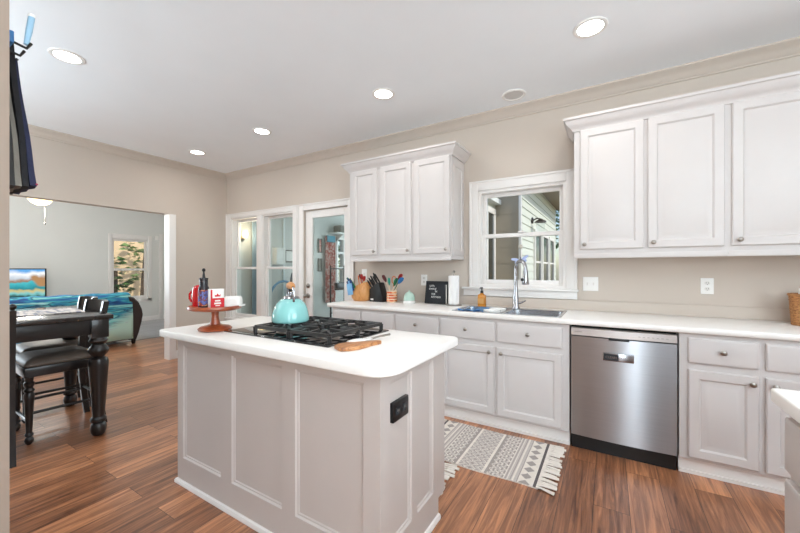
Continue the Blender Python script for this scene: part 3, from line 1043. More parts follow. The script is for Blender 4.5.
KNOB = [(0.008, 0.0), (0.006, 0.004), (0.006, 0.012), (0.011, 0.016), (0.0155, 0.020), (0.0155, 0.025), (0.011, 0.029), (0.002, 0.0305)]
def knob(parent, x, y, z, axis='-Y'):
    R = {'-Y': Matrix.Rotation(PI / 2, 4, 'X'), '-X': Matrix.Rotation(-PI / 2, 4, 'Y')}[axis]
    b = B(); b.lathe(KNOB, n=16, M=Matrix.Translation((x, y, z)) @ R)
    return b.build('knob', M_nickel, parent)

YF = -0.61            # face frame
def base_cabinet(label, x0, x1, doors, drawers, door_knobs, drawer_knobs):
    t = thing('base_cabinet', label, 'cabinet', ((x0 + x1) / 2, -0.3, 0), 0, 'base cabinets along the sink wall')
    b = B()
    if 'sink' in label:                      # open inside for the basins
        b.box(x0, x0 + 0.018, YF + 0.02, -0.002, 0.10, 0.874); b.box(x1 - 0.018, x1, YF + 0.02, -0.002, 0.10, 0.874)
        b.box(x0 + 0.018, x1 - 0.018, -0.014, -0.002, 0.10, 0.874); b.box(x0 + 0.018, x1 - 0.018, YF + 0.02, -0.014, 0.10, 0.118)
        b.box(x0, x1, YF, YF + 0.02, 0.10, 0.874)
    else:
        b.box(x0, x1, YF, -0.002, 0.10, 0.874)
    b.build('body', M_cab, t, smooth=0)
    b = B(); b.box(x0, x1, -0.575, -0.55, 0.0, 0.10); b.box(x0, x1, -0.589, -0.576, 0.0, 0.022)
    b.build('toe_kick', M_trim, t, smooth=0)
    for i, (a, c) in enumerate(doors):
        d = front(t, 'door', a, c, 0.118, 0.652, YF - 0.02, DOORP)
        if door_knobs[i] is not None:
            knob(d, door_knobs[i], YF - 0.02, 0.612)
    for i, (a, c) in enumerate(drawers):
        d = front(t, 'drawer', a, c, 0.695, 0.846, YF - 0.02, DRAWP)
        if drawer_knobs[i]:
            knob(d, (a + c) / 2, YF - 0.02, 0.776)
    return t
base_cabinet('white base cabinet at the left end of the worktop, mostly behind the island', -2.24, -1.852, [(-2.2, -1.865)], [(-2.2, -1.865)], [-1.9], [0])
base_cabinet('white base cabinet behind the hob, second from the worktop left end', -1.852, -1.464, [(-1.84, -1.476)], [(-1.84, -1.476)], [-1.8], [0])
base_cabinet('white base cabinet with a knobbed drawer below the letter board', -1.464, -1.011, [(-1.452, -1.022)], [(-1.452, -1.022)], [-1.06], [1])
base_cabinet('white double door cabinet under the steel sink', -1.011, -0.004, [(-1.0, -0.54), (-0.516, -0.05)], [(-1.0, -0.54), (-0.516, -0.05)], [-0.575, -0.48], [1, 1])
base_cabinet('white double door cabinet right of the dishwasher', 0.612, 1.35, [(0.655, 0.967), (0.996, 1.308)], [(0.655, 0.967), (0.996, 1.308)], [0.936, 1.028], [1, 1])

# dishwasher
t = thing('dishwasher', 'stainless steel dishwasher between the white base cabinets', 'dishwasher', (0.304, -0.3, 0))
b = B(); b.box(0.004, 0.604, -0.56, -0.01, 0.0, 0.872)
b.build('body', M_blackgap, t, smooth=0)
b = B()
N = 24
fr, bk = [], []
for i in range(N + 1):
    x = 0.0085 + 0.591 * i / N
    s = math.sin(PI * i / N)
    fr.append((x, -0.632 - 0.012 * s))
    bk.append((x, -0.575))
poly = fr + list(reversed(bk))
b.rings([[(x, y, 0.108) for x, y in poly], [(x, y, 0.798) for x, y in poly]])
dw = b.build('door', M_steel, t, smooth=40)
b = B()
fr2 = [(x, -0.634 - 0.010 * math.sin(PI * i / N)) for i, (x, y) in enumerate(fr)]
poly = fr2 + list(reversed(bk))
b.rings([[(x, y, 0.806) for x, y in poly], [(x, y, 0.855) for x, y in poly]])
st = b.build('control_strip', M_striplt, t, smooth=40)
b = B(); b.box(0.235, 0.352, -0.6478, -0.6, 0.789, 0.805, 0.002)
b.build('handle_recess', M_black, t)
b = B(); b.box(0.03, 0.09, -0.6375, -0.6325, 0.829, 0.833)
b.build('wordmark', M_nickel, st, smooth=0)
b = B()
for i in range(7):
    b.box(0.40 + 0.024 * i, 0.412 + 0.024 * i, -0.6445 + 0.0012 * i, -0.632, 0.826, 0.83)
b.build('button_print', M_nickel, st, smooth=0)
b = B(); b.box(0.008, 0.60, -0.592, -0.565, 0.0, 0.104)
b.build('kick_plate', M_black, t, smooth=0)
t = thing('magnet_sign', 'silver clean magnet stuck on the dishwasher door', 'magnet', (0.29, -0.655, 0.66))
b = B(); b.box(0.203, 0.377, -0.661, -0.6525, 0.655, 0.708, 0.002)
b.build('plate', M_chrome, t)
b = B(); b.box(0.208, 0.292, -0.6625, -0.66, 0.660, 0.703)
wd = b.build('dark_window', M_felt, t)
text_mesh('CLEAN', 0.021, 'lettering', M_chrome, t, Matrix.Translation((0.25, -0.6632, 0.674)) @ Matrix.Rotation(PI / 2, 4, 'X'))

# worktop with sink cut-out and splash strip
SX0, SX1, SY0, SY1 = -0.915, -0.06, -0.605, -0.125
t = thing('worktop', 'long white worktop with splash strip along the sink wall', 'worktop', (0, -0.3, 0.875))
b = B()
prof = [(-0.003, 0.875), (-0.638, 0.875), (-0.645, 0.879), (-0.649, 0.888), (-0.649, 0.902), (-0.645, 0.911), (-0.638, 0.914), (-0.003, 0.914)]
rg = lambda x, lo, hi: [(x, min(max(y, lo), hi), z) for y, z in prof]
hx0, hx1, hy0, hy1 = SX0 + 0.02, SX1 - 0.02, SY0 + 0.02, SY1 - 0.02
b.rings([[(x, y, z) for y, z in prof] for x in (-2.28, hx0)])
b.rings([[(x, y, z) for y, z in prof] for x in (hx1, 2.69)])
b.box(hx0, hx1, hy1, -0.003, 0.875, 0.914)
pf = [(hy0, 0.875)] + prof[1:7] + [(hy0, 0.914)]
b.rings([[(x, y, z) for y, z in pf] for x in (hx0, hx1)])
bmesh.ops.remove_doubles(b.bm, verts=b.bm.verts, dist=1e-5)
b.build('slab', M_top, t, smooth=30)
b = B(); b.box(-2.28, 2.69, -0.022, -0.002, 0.914, 1.0, 0.003)
b.build('splash_strip', M_wall, t)

# sink
t = thing('kitchen_sink', 'double bowl steel sink set into the worktop under the window', 'sink', (-0.49, -0.36, 0.914))
b = B()
def ringrect(x0, x1, y0, y1, r, z):
    return [(x, y, z) for x, y in rrect(x0, x1, y0, y1, r, r, r, r, 5)]
zr = 0.919
b.rings([ringrect(SX0, SX1, SY0, SY1, 0.03, 0.9145), ringrect(SX0 + 0.003, SX1 - 0.003, SY0 + 0.003, SY1 - 0.003, 0.03, zr), ringrect(SX0 + 0.022, SX1 - 0.022, SY0 + 0.022, SY1 - 0.022, 0.02, zr - 0.001), ringrect(SX0 + 0.024, SX1 - 0.024, SY0 + 0.024, SY1 - 0.024, 0.02, 0.905)], cap0=False, cap1=False)
b.box(SX0 + 0.022, SX1 - 0.022, SY1 - 0.085, SY1 - 0.022, 0.908, zr - 0.0005)
b.box(-0.515, -0.475, SY0 + 0.022, SY1 - 0.08, 0.9, zr - 0.002)
b.build('rim', M_sinksteel, t)
for x0, x1 in ((SX0 + 0.024, -0.51), (-0.48, SX1 - 0.024)):
    b = B()
    b.rings([ringrect(x0, x1, SY0 + 0.024, SY1 - 0.083, 0.05, 0.912), ringrect(x0 + 0.008, x1 - 0.008, SY0 + 0.032, SY1 - 0.09, 0.05, 0.76), ringrect(x0 + 0.03, x1 - 0.03, SY0 + 0.055, SY1 - 0.11, 0.05, 0.735)], cap0=False)
    b.build('bowl', M_sinksteel, t)

# faucet
t = thing('faucet', 'tall chrome gooseneck faucet behind the sink', 'faucet', (-0.50, -0.165, 0.919))
fx, fy = -0.475, -0.165
b = B(); b.lathe([(0.034, 0), (0.034, 0.008), (0.028, 0.02), (0.027, 0.09), (0.02, 0.13), (0.0175, 0.2), (0.016, 0.31)], (fx, fy, 0.9185), 18)
b.build('base', M_chrome, t)
b = B()
pts = [(fx, fy, 1.23)] + [(fx + 0.052 * (1 - math.cos(a)), fy - 0.055 * (1 - math.cos(a)), 1.265 + 0.075 * math.sin(a)) for a in [PI * i / 12 for i in range(13)]]
b.tube(pts, 0.0155, 12)
b.build('spout', M_chrome, t)
b = B(); b.lathe([(0.016, 0.13), (0.021, 0.11), (0.025, 0.05), (0.031, 0.01), (0.028, 0.0)], (fx + 0.104, fy - 0.11, 1.135), 16)
b.build('spray_head', M_chrome, t)
b = B(); b.box(fx + 0.07, fx + 0.095, fy - 0.137, fy - 0.129, 1.165, 1.19, 0.003)
b.build('spray_button', M_black, t)
b = B(); b.tube([(fx + 0.02, fy + 0.0, 0.965), (fx + 0.045, fy + 0.004, 0.97), (fx + 0.085, fy + 0.008, 0.99)], [0.012, 0.009, 0.006], 10)
b.build('lever', M_chrome, t)

# ------------------------------------------------------------------ WALL CABINETS
CRP = [(0.0, 2.335), (0.012, 2.335), (0.016, 2.35), (0.028, 2.362), (0.045, 2.378), (0.056, 2.398), (0.062, 2.41), (0.072, 2.414), (0.072, 2.432), (0.0, 2.432)]
def wall_cabinet(label, x0, x1, doors, knobs, ends, zb=1.362):
    t = thing('wall_cabinet', label, 'cabinet', ((x0 + x1) / 2, -0.165, zb), 0, 'white wall cabinets')
    b = B(); b.box(x0, x1, -0.33, -0.002, zb, 2.36)
    b.box(x0, x1, -0.336, -0.33, zb - 0.012, zb + 0.024, 0.002)
    b.build('body', M_cab, t, smooth=30)
    for (a, c), k in zip(doors, knobs):
        d = front(t, 'door', a, c, 1.418, 2.335, -0.35, DOORP)
        knob(d, k, -0.35, 1.455)
    b = B()
    path = []
    if ends[0]:
        path.append((x0, -0.002))
    path += [(x0, -0.33), (x1, -0.33)]
    if ends[1]:
        path.append((x1, -0.002))
    b.sweep(path, CRP)
    b.build('crown', M_cab, t, smooth=40)
    return t
wc = wall_cabinet('white three door wall cabinet left of the sink window', -2.235, -1.022, [(-2.19, -1.862), (-1.815, -1.45), (-1.415, -1.036)], [-1.89, -1.478, -1.064], (1, 1))
b = B(); b.loops(-0.3, -0.03, 1.40, 2.30, [(0.0, 0.004), (0.002, 0.006), (0.006, 0.007), (0.05, 0.007), (0.055, 0.001), (0.066, 0.001), (0.085, 0.005)], lambda a, c, d: (-1.022 + d, a, c), back=0.0)
b.build('end_panel', M_cab, wc)
wall_cabinet('white two door wall cabinet right of the sink window', 0.005, 0.899, [(0.047, 0.451), (0.474, 0.881)], [0.078, 0.505], (1, 0))
wall_cabinet('white wall cabinet at the right edge of the photo', 0.899, 1.80, [(0.917, 1.335), (1.36, 1.78)], [0.95, 1.39], (0, 1))

# ------------------------------------------------------------------ ISLAND
IX0, IX1, IY0, IY1 = -1.968, -0.508, -2.265, -1.665
t = thing('kitchen_island', 'pale greige panelled island cabinet below the hob', 'island', ((IX0 + IX1) / 2, (IY0 + IY1) / 2, 0))
b = B()
b.box(IX0 + 0.015, IX1 - 0.015, IY0 + 0.015, IY1 - 0.0, 0.10, 0.872)
b.box(IX0 + 0.015, IX1 - 0.015, IY0 + 0.015, IY1 - 0.075, 0.0, 0.10)
b.build('body', M_island, t, smooth=0)
PAN = [(0.0, 0.0), (0.006, 0.008), (0.012, 0.009), (0.016, 0.013), (0.02, 0.013)]
def panelled(name, a0, a1, z0, z1, panels, fn, thick, hook=None):
    """stile-and-rail face with recessed panels: a sheet with holes, each hole stepped back"""
    b = B()
    us = sorted({a0, a1, *[p[0] for p in panels], *[p[1] for p in panels]})
    zs = sorted({z0, z1, *[p[2] for p in panels], *[p[3] for p in panels]})
    for i in range(len(us) - 1):
        for k in range(len(zs) - 1):
            cu, cz = (us[i] + us[i + 1]) / 2, (zs[k] + zs[k + 1]) / 2
            if any(p[0] < cu < p[1] and p[2] < cz < p[3] for p in panels):
                continue
            b.face([fn(us[i], zs[k], 0), fn(us[i + 1], zs[k], 0), fn(us[i + 1], zs[k + 1], 0), fn(us[i], zs[k + 1], 0)])
    for p in panels:
        b.loops(p[0], p[1], p[2], p[3], PAN, fn)
    for (u0, w0), (u1, w1) in (((a0, z0), (a1, z0)), ((a1, z0), (a1, z1)), ((a1, z1), (a0, z1)), ((a0, z1), (a0, z0))):
        b.face([fn(u0, w0, 0), fn(u1, w1, 0), fn(u1, w1, thick), fn(u0, w0, thick)])
    bmesh.ops.remove_doubles(b.bm, verts=b.bm.verts, dist=1e-5)
    return b.build(name, M_island, t, smooth=25)
ztop = 0.873
panelled('front_panel', IX0, IX1, 0.0, ztop, [(-1.908, -1.535, 0.157, 0.818), (-1.44, -1.058, 0.157, 0.818), (-0.97, -0.588, 0.157, 0.818)], lambda a, c, d: (a, IY0 + d, c), 0.016)
panelled('side_panel', IY0 + 0.0162, IY1 - 0.075, 0.0, ztop, [(-2.198, -2.018, 0.157, 0.818), (-1.967, -1.80, 0.157, 0.818)], lambda a, c, d: (IX1 - d, a, c), 0.016)
b = B(); b.box(IX1 - 0.016, IX1, IY1 - 0.075, IY1, 0.10, ztop)
b.build('side_stile', M_island, t)
panelled('side_panel', IY0 + 0.0162, IY1 - 0.075, 0.0, ztop, [(-2.198, -2.018, 0.157, 0.818), (-1.967, -1.80, 0.157, 0.818)], lambda a, c, d: (IX0 + d, a, c), 0.016)
SHOE = [(0.0, 0.0), (0.013, 0.0), (0.013, 0.014), (0.009, 0.022), (0.0, 0.026)]
b = B(); b.sweep([(IX0, IY1 - 0.075), (IX0, IY0), (IX1, IY0), (IX1, IY1 - 0.075)], SHOE, side=1)
b.build('shoe_moulding', M_trim, t)
for x0, x1 in ((-1.95, -1.47), (-1.46, -0.99), (-0.98, -0.515)):
    b = B(); b.loops(x0, x1, 0.13, 0.85, DOORP, lambda a, c, d: (a, IY1 + 0.02 - d, c), back=0.02)
    b.build('door', M_island, t)

t = thing('island_worktop', 'white island worktop with one rounded front corner', 'worktop', (-1.22, -2.0, 0.875))
b = B()
poly = rrect(-2.02, -0.425, -2.35, -1.645, 0.03, 0.11, 0.05, 0.03, 10)
cx_, cy_ = -1.2, -2.0
def inset(poly, d):
    out = []
    n = len(poly)
    for i in range(n):
        p0, p, p1 = Vector(poly[i - 1]), Vector(poly[i]), Vector(poly[(i + 1) % n])
        t1 = (p1 - p0).normalized()
        nrm = Vector((t1.y, -t1.x))
        out.append(tuple(p - nrm * d))
    return out
b.rings([[(x, y, z) for x, y in inset(poly, d)] for d, z in ((0.004, 0.8745), (0.0, 0.879), (0.0, 0.909), (0.002, 0.9125), (0.006, 0.914))])
b.build('slab', M_top, t, smooth=40)

t = thing('power_outlet', 'black double outlet on the side of the island', 'outlet', (IX1, -2.12, 0.69))
b = B(); b.box(IX1 - 0.0128, IX1 + 0.004, -2.178, -2.055, 0.645, 0.725, 0.002)
b.build('cover_plate', M_black, t)
for y in (-2.145, -2.09):
    b = B(); b.box(IX1 + 0.003, IX1 + 0.0075, y - 0.016, y + 0.016, 0.67, 0.70, 0.003)
    s = b.build('socket', M_felt, t)
    b = B(); b.box(IX1 + 0.007, IX1 + 0.0085, y - 0.006, y - 0.003, 0.684, 0.694); b.box(IX1 + 0.007, IX1 + 0.0085, y + 0.003, y + 0.006, 0.684, 0.694)
    b.build('slots', M_greycloth, s, smooth=0)

# hob
t = thing('gas_hob', 'black glass gas hob set in the island worktop', 'hob', (-1.22, -1.9, 0.914))
HX0, HX1, HY0, HY1 = -1.62, -0.835, -2.165, -1.69
b = B(); b.prism(rrect(HX0, HX1, HY0, HY1, .012, .012, .012, .012, 4), 0.9142, 0.920, 'Z', bev=0.0015)
b.build('glass_plate', M_glassblack, t)
b = B(); b.box(HX0 + 0.002, HX1 - 0.002, HY0 - 0.03, HY0 - 0.006, 0.9142, 0.921, 0.002)
b.build('front_strip', M_glassblack, t)
GZ = 0.953
def grate(x0, x1, y0, y1, burners):
    b = B()
    w, h = 0.0075, 0.0085
    def bar(xa, ya, xb, yb, za=GZ, zb=GZ):
        d = Vector((xb - xa, yb - ya)).normalized()
        n = Vector((d.y, -d.x)) * w
        rings = []
        for x, y, z in ((xa, ya, za), (xb, yb, zb)):
            rings.append([(x + n.x, y + n.y, z - h), (x - n.x, y - n.y, z - h), (x - n.x * .7, y - n.y * .7, z + h), (x + n.x * .7, y + n.y * .7, z + h)])
        b.rings(rings)
    bar(x0, y0, x1, y0); bar(x0, y1, x1, y1); bar(x0, y0, x0, y1); bar(x1, y0, x1, y1)
    ym = (y0 + y1) / 2
    bar(x0, ym, x1, ym)
    for bx, by in burners:
        hy = (y1 - y0) / 4 - 0.002
        hx = (x1 - x0) / 2
        for dx, dy, L in ((1, 0, hx), (-1, 0, hx), (0, 1, hy), (0, -1, hy)):
            bar(bx + dx * 0.038, by + dy * 0.038, bx + dx * (L + 0.004), by + dy * (L + 0.004), GZ + 0.006, GZ)
        for sx in (1, -1):
            for sy in (1, -1):
                bar(bx + sx * 0.06, by + sy * 0.05, bx + sx * hx, by + sy * hy * 0.9, GZ + 0.004, GZ)
    xm = (x0 + x1) / 2
    for x in (x0 + (x1 - x0) * 0.25, x0 + (x1 - x0) * 0.75):
        bar(x, y0, x, y0 + 0.045, GZ, GZ + 0.004); bar(x, y1, x, y1 - 0.045, GZ, GZ + 0.004); bar(x, ym - 0.04, x, ym + 0.04, GZ + 0.004, GZ + 0.004)
    for x in (x0, x1):
        for y in (y0, ym, y1):
            b.tube([(x, y, GZ), (x, y, 0.9195)], [0.012, 0.010], 8)
    return b.build('grate', M_iron, t, smooth=30)
gy0, gy1 = HY0 + 0.025, HY1 - 0.02
gx = (-1.425, -1.148, -0.872)
burn = []
for i in range(2):
    x0, x1 = gx[i] + 0.008, gx[i + 1] - 0.008
    bs = [((x0 + x1) / 2, gy0 + (gy1 - gy0) * q) for q in (0.25, 0.75)]
    burn += bs
    grate(x0, x1, gy0, gy1, bs)
for i, (x, y) in enumerate(burn):
    r = (0.046, 0.034, 0.034, 0.05)[i]
    b = B(); b.lathe([(r + 0.012, 0), (r + 0.012, 0.006), (r, 0.012), (r, 0.02)], (x, y, 0.92), 24)
    bb = b.build('burner', M_nickel, t)
    b = B(); b.lathe([(r * 0.95, 0), (r, 0.004), (r * 0.9, 0.009), (0.005, 0.011)], (x, y, 0.94), 24)
    b.build('burner_cap', M_burner, bb)

# kettle
kx, ky, kz = -1.315, -1.985, 0.9685
t = thing('tea_kettle', 'turquoise enamel kettle with a wooden grip on the hob', 'kettle', (kx, ky, kz), math.radians(332))
b = B(); b.lathe([(0.092, 0), (0.101, 0.003), (0.103, 0.012), (0.102, 0.03), (0.098, 0.052), (0.09, 0.08), (0.078, 0.103), (0.06, 0.122), (0.047, 0.13)], n=40)
b.build('body', M_teal, t, local=True, smooth=60)
b = B(); b.lathe([(0.047, 0.128), (0.05, 0.133), (0.042, 0.142), (0.02, 0.147), (0.008, 0.149), (0.008, 0.155), (0.013, 0.16), (0.012, 0.168), (0.004, 0.172)], n=28)
b.build('lid', M_chrome, t, local=True)
b = B()
b.tube([(-0.07, 0, 0.118), (-0.078, 0, 0.15), (-0.065, 0, 0.19), (-0.045, 0, 0.2)], [0.007, 0.006, 0.006, 0.006], 10)
b.tube([(0.07, 0, 0.118), (0.078, 0, 0.15), (0.065, 0, 0.19), (0.045, 0, 0.2)], [0.007, 0.006, 0.006, 0.006], 10)
b.tube([(-0.05, 0, 0.2), (0.05, 0, 0.2)], 0.005, 10)
b.build('handle_bracket', M_chrome, t, local=True)
b = B(); b.tube([(-0.05, 0, 0.199), (-0.03, 0, 0.203), (0, 0, 0.205), (0.03, 0, 0.203), (0.05, 0, 0.199)], [0.014, 0.019, 0.021, 0.019, 0.014], 14)
b.build('grip', M_handlewood, t, local=True)
b = B(); b.tube([(-0.085, 0, 0.07), (-0.115, 0, 0.09), (-0.135, 0, 0.115)], [0.022, 0.016, 0.012], 14)
b.build('spout', M_teal, t, local=True)

# spoon rest and spoon
t = thing('spoon_rest', 'olive wood spoon rest lying on the island worktop', 'spoon rest', (-0.735, -2.115, 0.914), math.radians(66))
outline = [(-0.105, -0.02), (-0.1, -0.042), (-0.07, -0.055), (-0.02, -0.056), (0.02, -0.042), (0.05, -0.02), (0.08, -0.012), (0.105, -0.016), (0.125, -0.006), (0.125, 0.012), (0.105, 0.02), (0.08, 0.016), (0.05, 0.022), (0.02, 0.042), (-0.02, 0.056), (-0.07, 0.05), (-0.1, 0.03)]
b = B(); b.prism(outline, 0.0005, 0.017, 'Z', bev=0.004)
b.build('board', M_olive, t, local=True)
t = thing('spoon', 'white handled spoon beside the olive wood rest', 'spoon', (-0.765, -1.99, 0.914), math.radians(66))
b = B()
b.tube([(-0.11, 0, 0.012), (-0.08, 0, 0.011), (-0.05, 0, 0.011), (-0.02, 0, 0.011), (0.02, 0, 0.012)], [0.012, 0.024, 0.026, 0.016, 0.007], 12, flat=0.38)
b.build('head', M_whiteceramic, t, local=True)
b = B(); b.tube([(0.015, 0, 0.012), (0.06, 0, 0.018), (0.125, 0, 0.022)], [0.006, 0.005, 0.006], 8)
b.build('handle', M_nickel, t, local=True)

# ------------------------------------------------------------------ CAKE STAND AND WHAT IS ON IT
cx, cy, pz = -1.71, -2.19, 1.052
t = thing('cake_stand', 'cherry wood cake stand on the island worktop', 'cake stand', (cx, cy, 0.914))
b = B(); b.lathe([(0.07, 0), (0.087, 0.004), (0.09, 0.012), (0.078, 0.022), (0.045, 0.03), (0.03, 0.036)], (cx, cy, 0.9145), 32)
b.build('foot', M_redwood, t)
b = B(); b.lathe([(0.029, 0), (0.024, 0.02), (0.019, 0.05), (0.021, 0.085), (0.03, 0.094)], (cx, cy, 0.945), 18)
b.build('stem', M_redwood, t)
b = B(); b.lathe([(0.04, 0.0), (0.122, 0.002), (0.136, 0.008), (0.141, 0.016), (0.139, 0.026), (0.134, 0.028), (0.128, 0.022), (0.05, 0.020)], (cx, cy, pz - 0.022), 40)
b.build('plate', M_redwood, t)
pt = pz - 0.0015
t = thing('mug', 'red mug on the left of the wooden cake stand', 'mug', (-1.806, -2.229, pt), math.radians(200))
b = B(); b.lathe([(0.03, 0), (0.034, 0.004), (0.036, 0.04), (0.035, 0.09), (0.03, 0.112), (0.018, 0.122), (0.01, 0.124)], n=24)
b.build('body', M_red, t, local=True)
b = B(); b.tube([(0.032, 0, 0.085), (0.05, 0, 0.085), (0.062, 0, 0.07), (0.062, 0, 0.045), (0.05, 0, 0.028), (0.034, 0, 0.026)], 0.0065, 10)
b.build('handle', M_red, t, local=True)
t = thing('oil_bottle', 'dark oil bottle with a mosaic label and pourer on the cake stand', 'bottle', (-1.738, -2.24, pt))
b = B(); b.lathe([(0.027, 0), (0.028, 0.004), (0.028, 0.1), (0.0265, 0.112), (0.022, 0.12), (0.022, 0.155), (0.0235, 0.157), (0.0235, 0.165), (0.01, 0.168)], n=20)
bo = b.build('body', M_darkbottle, t, local=True)
b = B(); b.lathe([(0.0284, 0.008), (0.0284, 0.098)], n=20, cap0=False, cap1=False)
b.build('label', M_mosaic, bo, local=True)
b = B(); b.lathe([(0.008, 0.167), (0.007, 0.18), (0.005, 0.19), (0.004, 0.2), (0.008, 0.204), (0.0095, 0.212), (0.005, 0.22)], n=12)
b.build('pourer', M_black, t, local=True)
def carton(name, label, loc, rot, w, d, h, cat='box'):
    t = thing(name, label, cat, loc, rot)
    b = B(); b.box(-w / 2, w / 2, -d / 2, d / 2, 0, h, 0.001)
    bd = b.build('carton', M_white, t, local=True)
    b = B(); b.box(-w / 2 - 0.0006, w / 2 + 0.0006, -d / 2 - 0.0008, -d / 2 + 0.002, 0.002, h * 0.52)
    b.box(-w / 2 - 0.0006, -w / 2 + 0.008, -d / 2 - 0.0008, -d / 2 + 0.002, h * 0.5, h * 0.97)
    b.build('red_print', M_redprint, bd, local=True)
    b = B()
    b.box(-0.014, 0.014, -d / 2 - 0.0016, -d / 2, h * 0.34, h * 0.42)
    b.box(-0.018, 0.018, -d / 2 - 0.0016, -d / 2, h * 0.2, h * 0.29)
    b.box(-0.012, 0.012, -d / 2 - 0.0016, -d / 2, h * 0.1, h * 0.15)
    b.build('white_print', M_white, bd, local=True, smooth=0)
    b = B()
    b.prism([(-0.014, h * .6), (0.014, h * .6), (0.016, h * .72), (0.008, h * .66), (0.0, h * .77), (-0.008, h * .66), (-0.016, h * .72)], -d / 2 - 0.0014, -d / 2, 'Y')
    b.build('crest', M_redprint, bd, local=True, smooth=0)
    return t
carton('salt_carton', 'red and white carton at the front of the cake stand', (-1.648, -2.222, pt), math.radians(80), 0.07, 0.042, 0.105)
t = thing('butter_dish', 'white lidded butter dish on the right of the cake stand', 'butter dish', (-1.655, -2.115, pt), math.radians(30))
b = B(); b.prism(rrect(-0.062, 0.062, -0.04, 0.04, .02, .02, .02, .02, 5), 0.0, 0.01, 'Z', bev=0.002)
b.build('base_plate', M_whiteceramic, t, local=True)
b = B()
b.rings([[(x * s, y * s2, z) for x, y in rrect(-0.048, 0.048, -0.03, 0.03, .015, .015, .015, .015, 5)] for s, s2, z in ((1, 1, 0.0102), (1.0, 1.0, 0.035), (0.95, 0.92, 0.05), (0.8, 0.7, 0.058))])
b.build('lid', M_whiteceramic, t, local=True)

# ------------------------------------------------------------------ ON THE SINK WORKTOP
WZ = 0.9142
def utensil(b, base, tip, head, r=0.005):
    base, tip = Vector(base), Vector(tip)
    b.tube([base, tip], r, 8)
    d = (tip - base).normalized()
    L, w = head
    b.tube([tip - d * 0.01, tip + d * L * 0.25, tip + d * L * 0.6, tip + d * L * 0.9, tip + d * L], [r, w * 0.8, w, w * 0.75, w * 0.2], 12, flat=0.35)

def utensil_thing(name, label, base, tip, head, m, cat='utensil', group=None, handle_m=None, r=0.005):
    base, tip = Vector(base), Vector(tip)
    t = thing(name, label, cat, tuple(base), 0, group)
    b = B(); b.tube([base, tip], r, 8)
    b.build('handle', handle_m or m, t)
    d = (tip - base).normalized()
    L, w = head
    b = B()
    b.tube([tip - d * 0.01, tip + d * L * 0.25, tip + d * L * 0.6, tip + d * L * 0.9, tip + d * L], [r, w * 1.2, w * 1.45, w * 1.15, w * 0.3], 12, flat=0.35)
    b.build('head', m, t)
    return t

ux, uy = -2.14, -0.235
t = thing('utensil_pot', 'round honey wood pot at the left end of the worktop', 'pot', (ux, uy, WZ))
b = B(); b.lathe([(0.07, 0), (0.092, 0.004), (0.114, 0.04), (0.122, 0.085), (0.116, 0.13), (0.102, 0.165), (0.096, 0.175), (0.09, 0.175), (0.096, 0.16), (0.108, 0.13), (0.112, 0.085), (0.105, 0.04), (0.02, 0.015)], (ux, uy, WZ), 32)
for v in b.bm.verts:                 # the mouth slants up to the right
    q = max(0.0, (v.co.z - WZ - 0.1) / 0.075)
    v.co.z += q * 0.42 * (v.co.x - ux)
b.build('body', M_bowlwood, t)
G1 = 'utensils in the wooden pot'
utensil_thing('spatula', 'red spatula standing tallest in the wooden pot', (ux + 0.02, uy, WZ + 0.02), (ux + 0.015, uy - 0.02, WZ + 0.24), (0.06, 0.017), M_s_red, group=G1)
utensil_thing('spatula', 'maroon tipped spatula at the left rear of the wooden pot', (ux - 0.0, uy + 0.04, WZ + 0.02), (ux - 0.045, uy + 0.03, WZ + 0.25), (0.05, 0.014), M_s_maroon, group=G1, handle_m=M_s_orange)
utensil_thing('spatula', 'orange spatula in the wooden pot beside the red one', (ux + 0.0, uy - 0.02, WZ + 0.02), (ux - 0.02, uy - 0.03, WZ + 0.225), (0.06, 0.014), M_s_orange, group=G1)
utensil_thing('spatula', 'second red spatula leaning right in the wooden pot', (ux + 0.03, uy - 0.03, WZ + 0.02), (ux + 0.055, uy - 0.035, WZ + 0.225), (0.055, 0.016), M_s_red, group=G1, handle_m=M_s_yellow)
def paddle(label, m, y, dz, ang):
    t = thing('measuring_paddle', label, 'utensil', (ux - 0.06, y, WZ + 0.2), 0, G1)
    Mx = Matrix.Translation((ux - 0.06, y, WZ + 0.185 + dz)) @ Matrix.Rotation(ang, 4, 'Y')
    b = B(); b.box(-0.036, 0.036, -0.0025, 0.0025, -0.075, 0.05, 0.002, M=Mx)
    b.build('blade', m, t)
    b = B(); b.box(-0.01, 0.01, -0.0025, 0.0025, 0.048, 0.08, 0.002, M=Mx)
    b.build('tab', m, t)
paddle('green flexible scraper over the rim of the wooden pot', M_s_green, uy - 0.128, 0.01, math.radians(-38))
paddle('navy flexible scraper over the rim of the wooden pot', M_s_navy, uy - 0.135, -0.005, math.radians(-22))
paddle('pale blue flexible scraper lowest at the wooden pot', M_s_pale, uy - 0.142, -0.04, math.radians(-10))

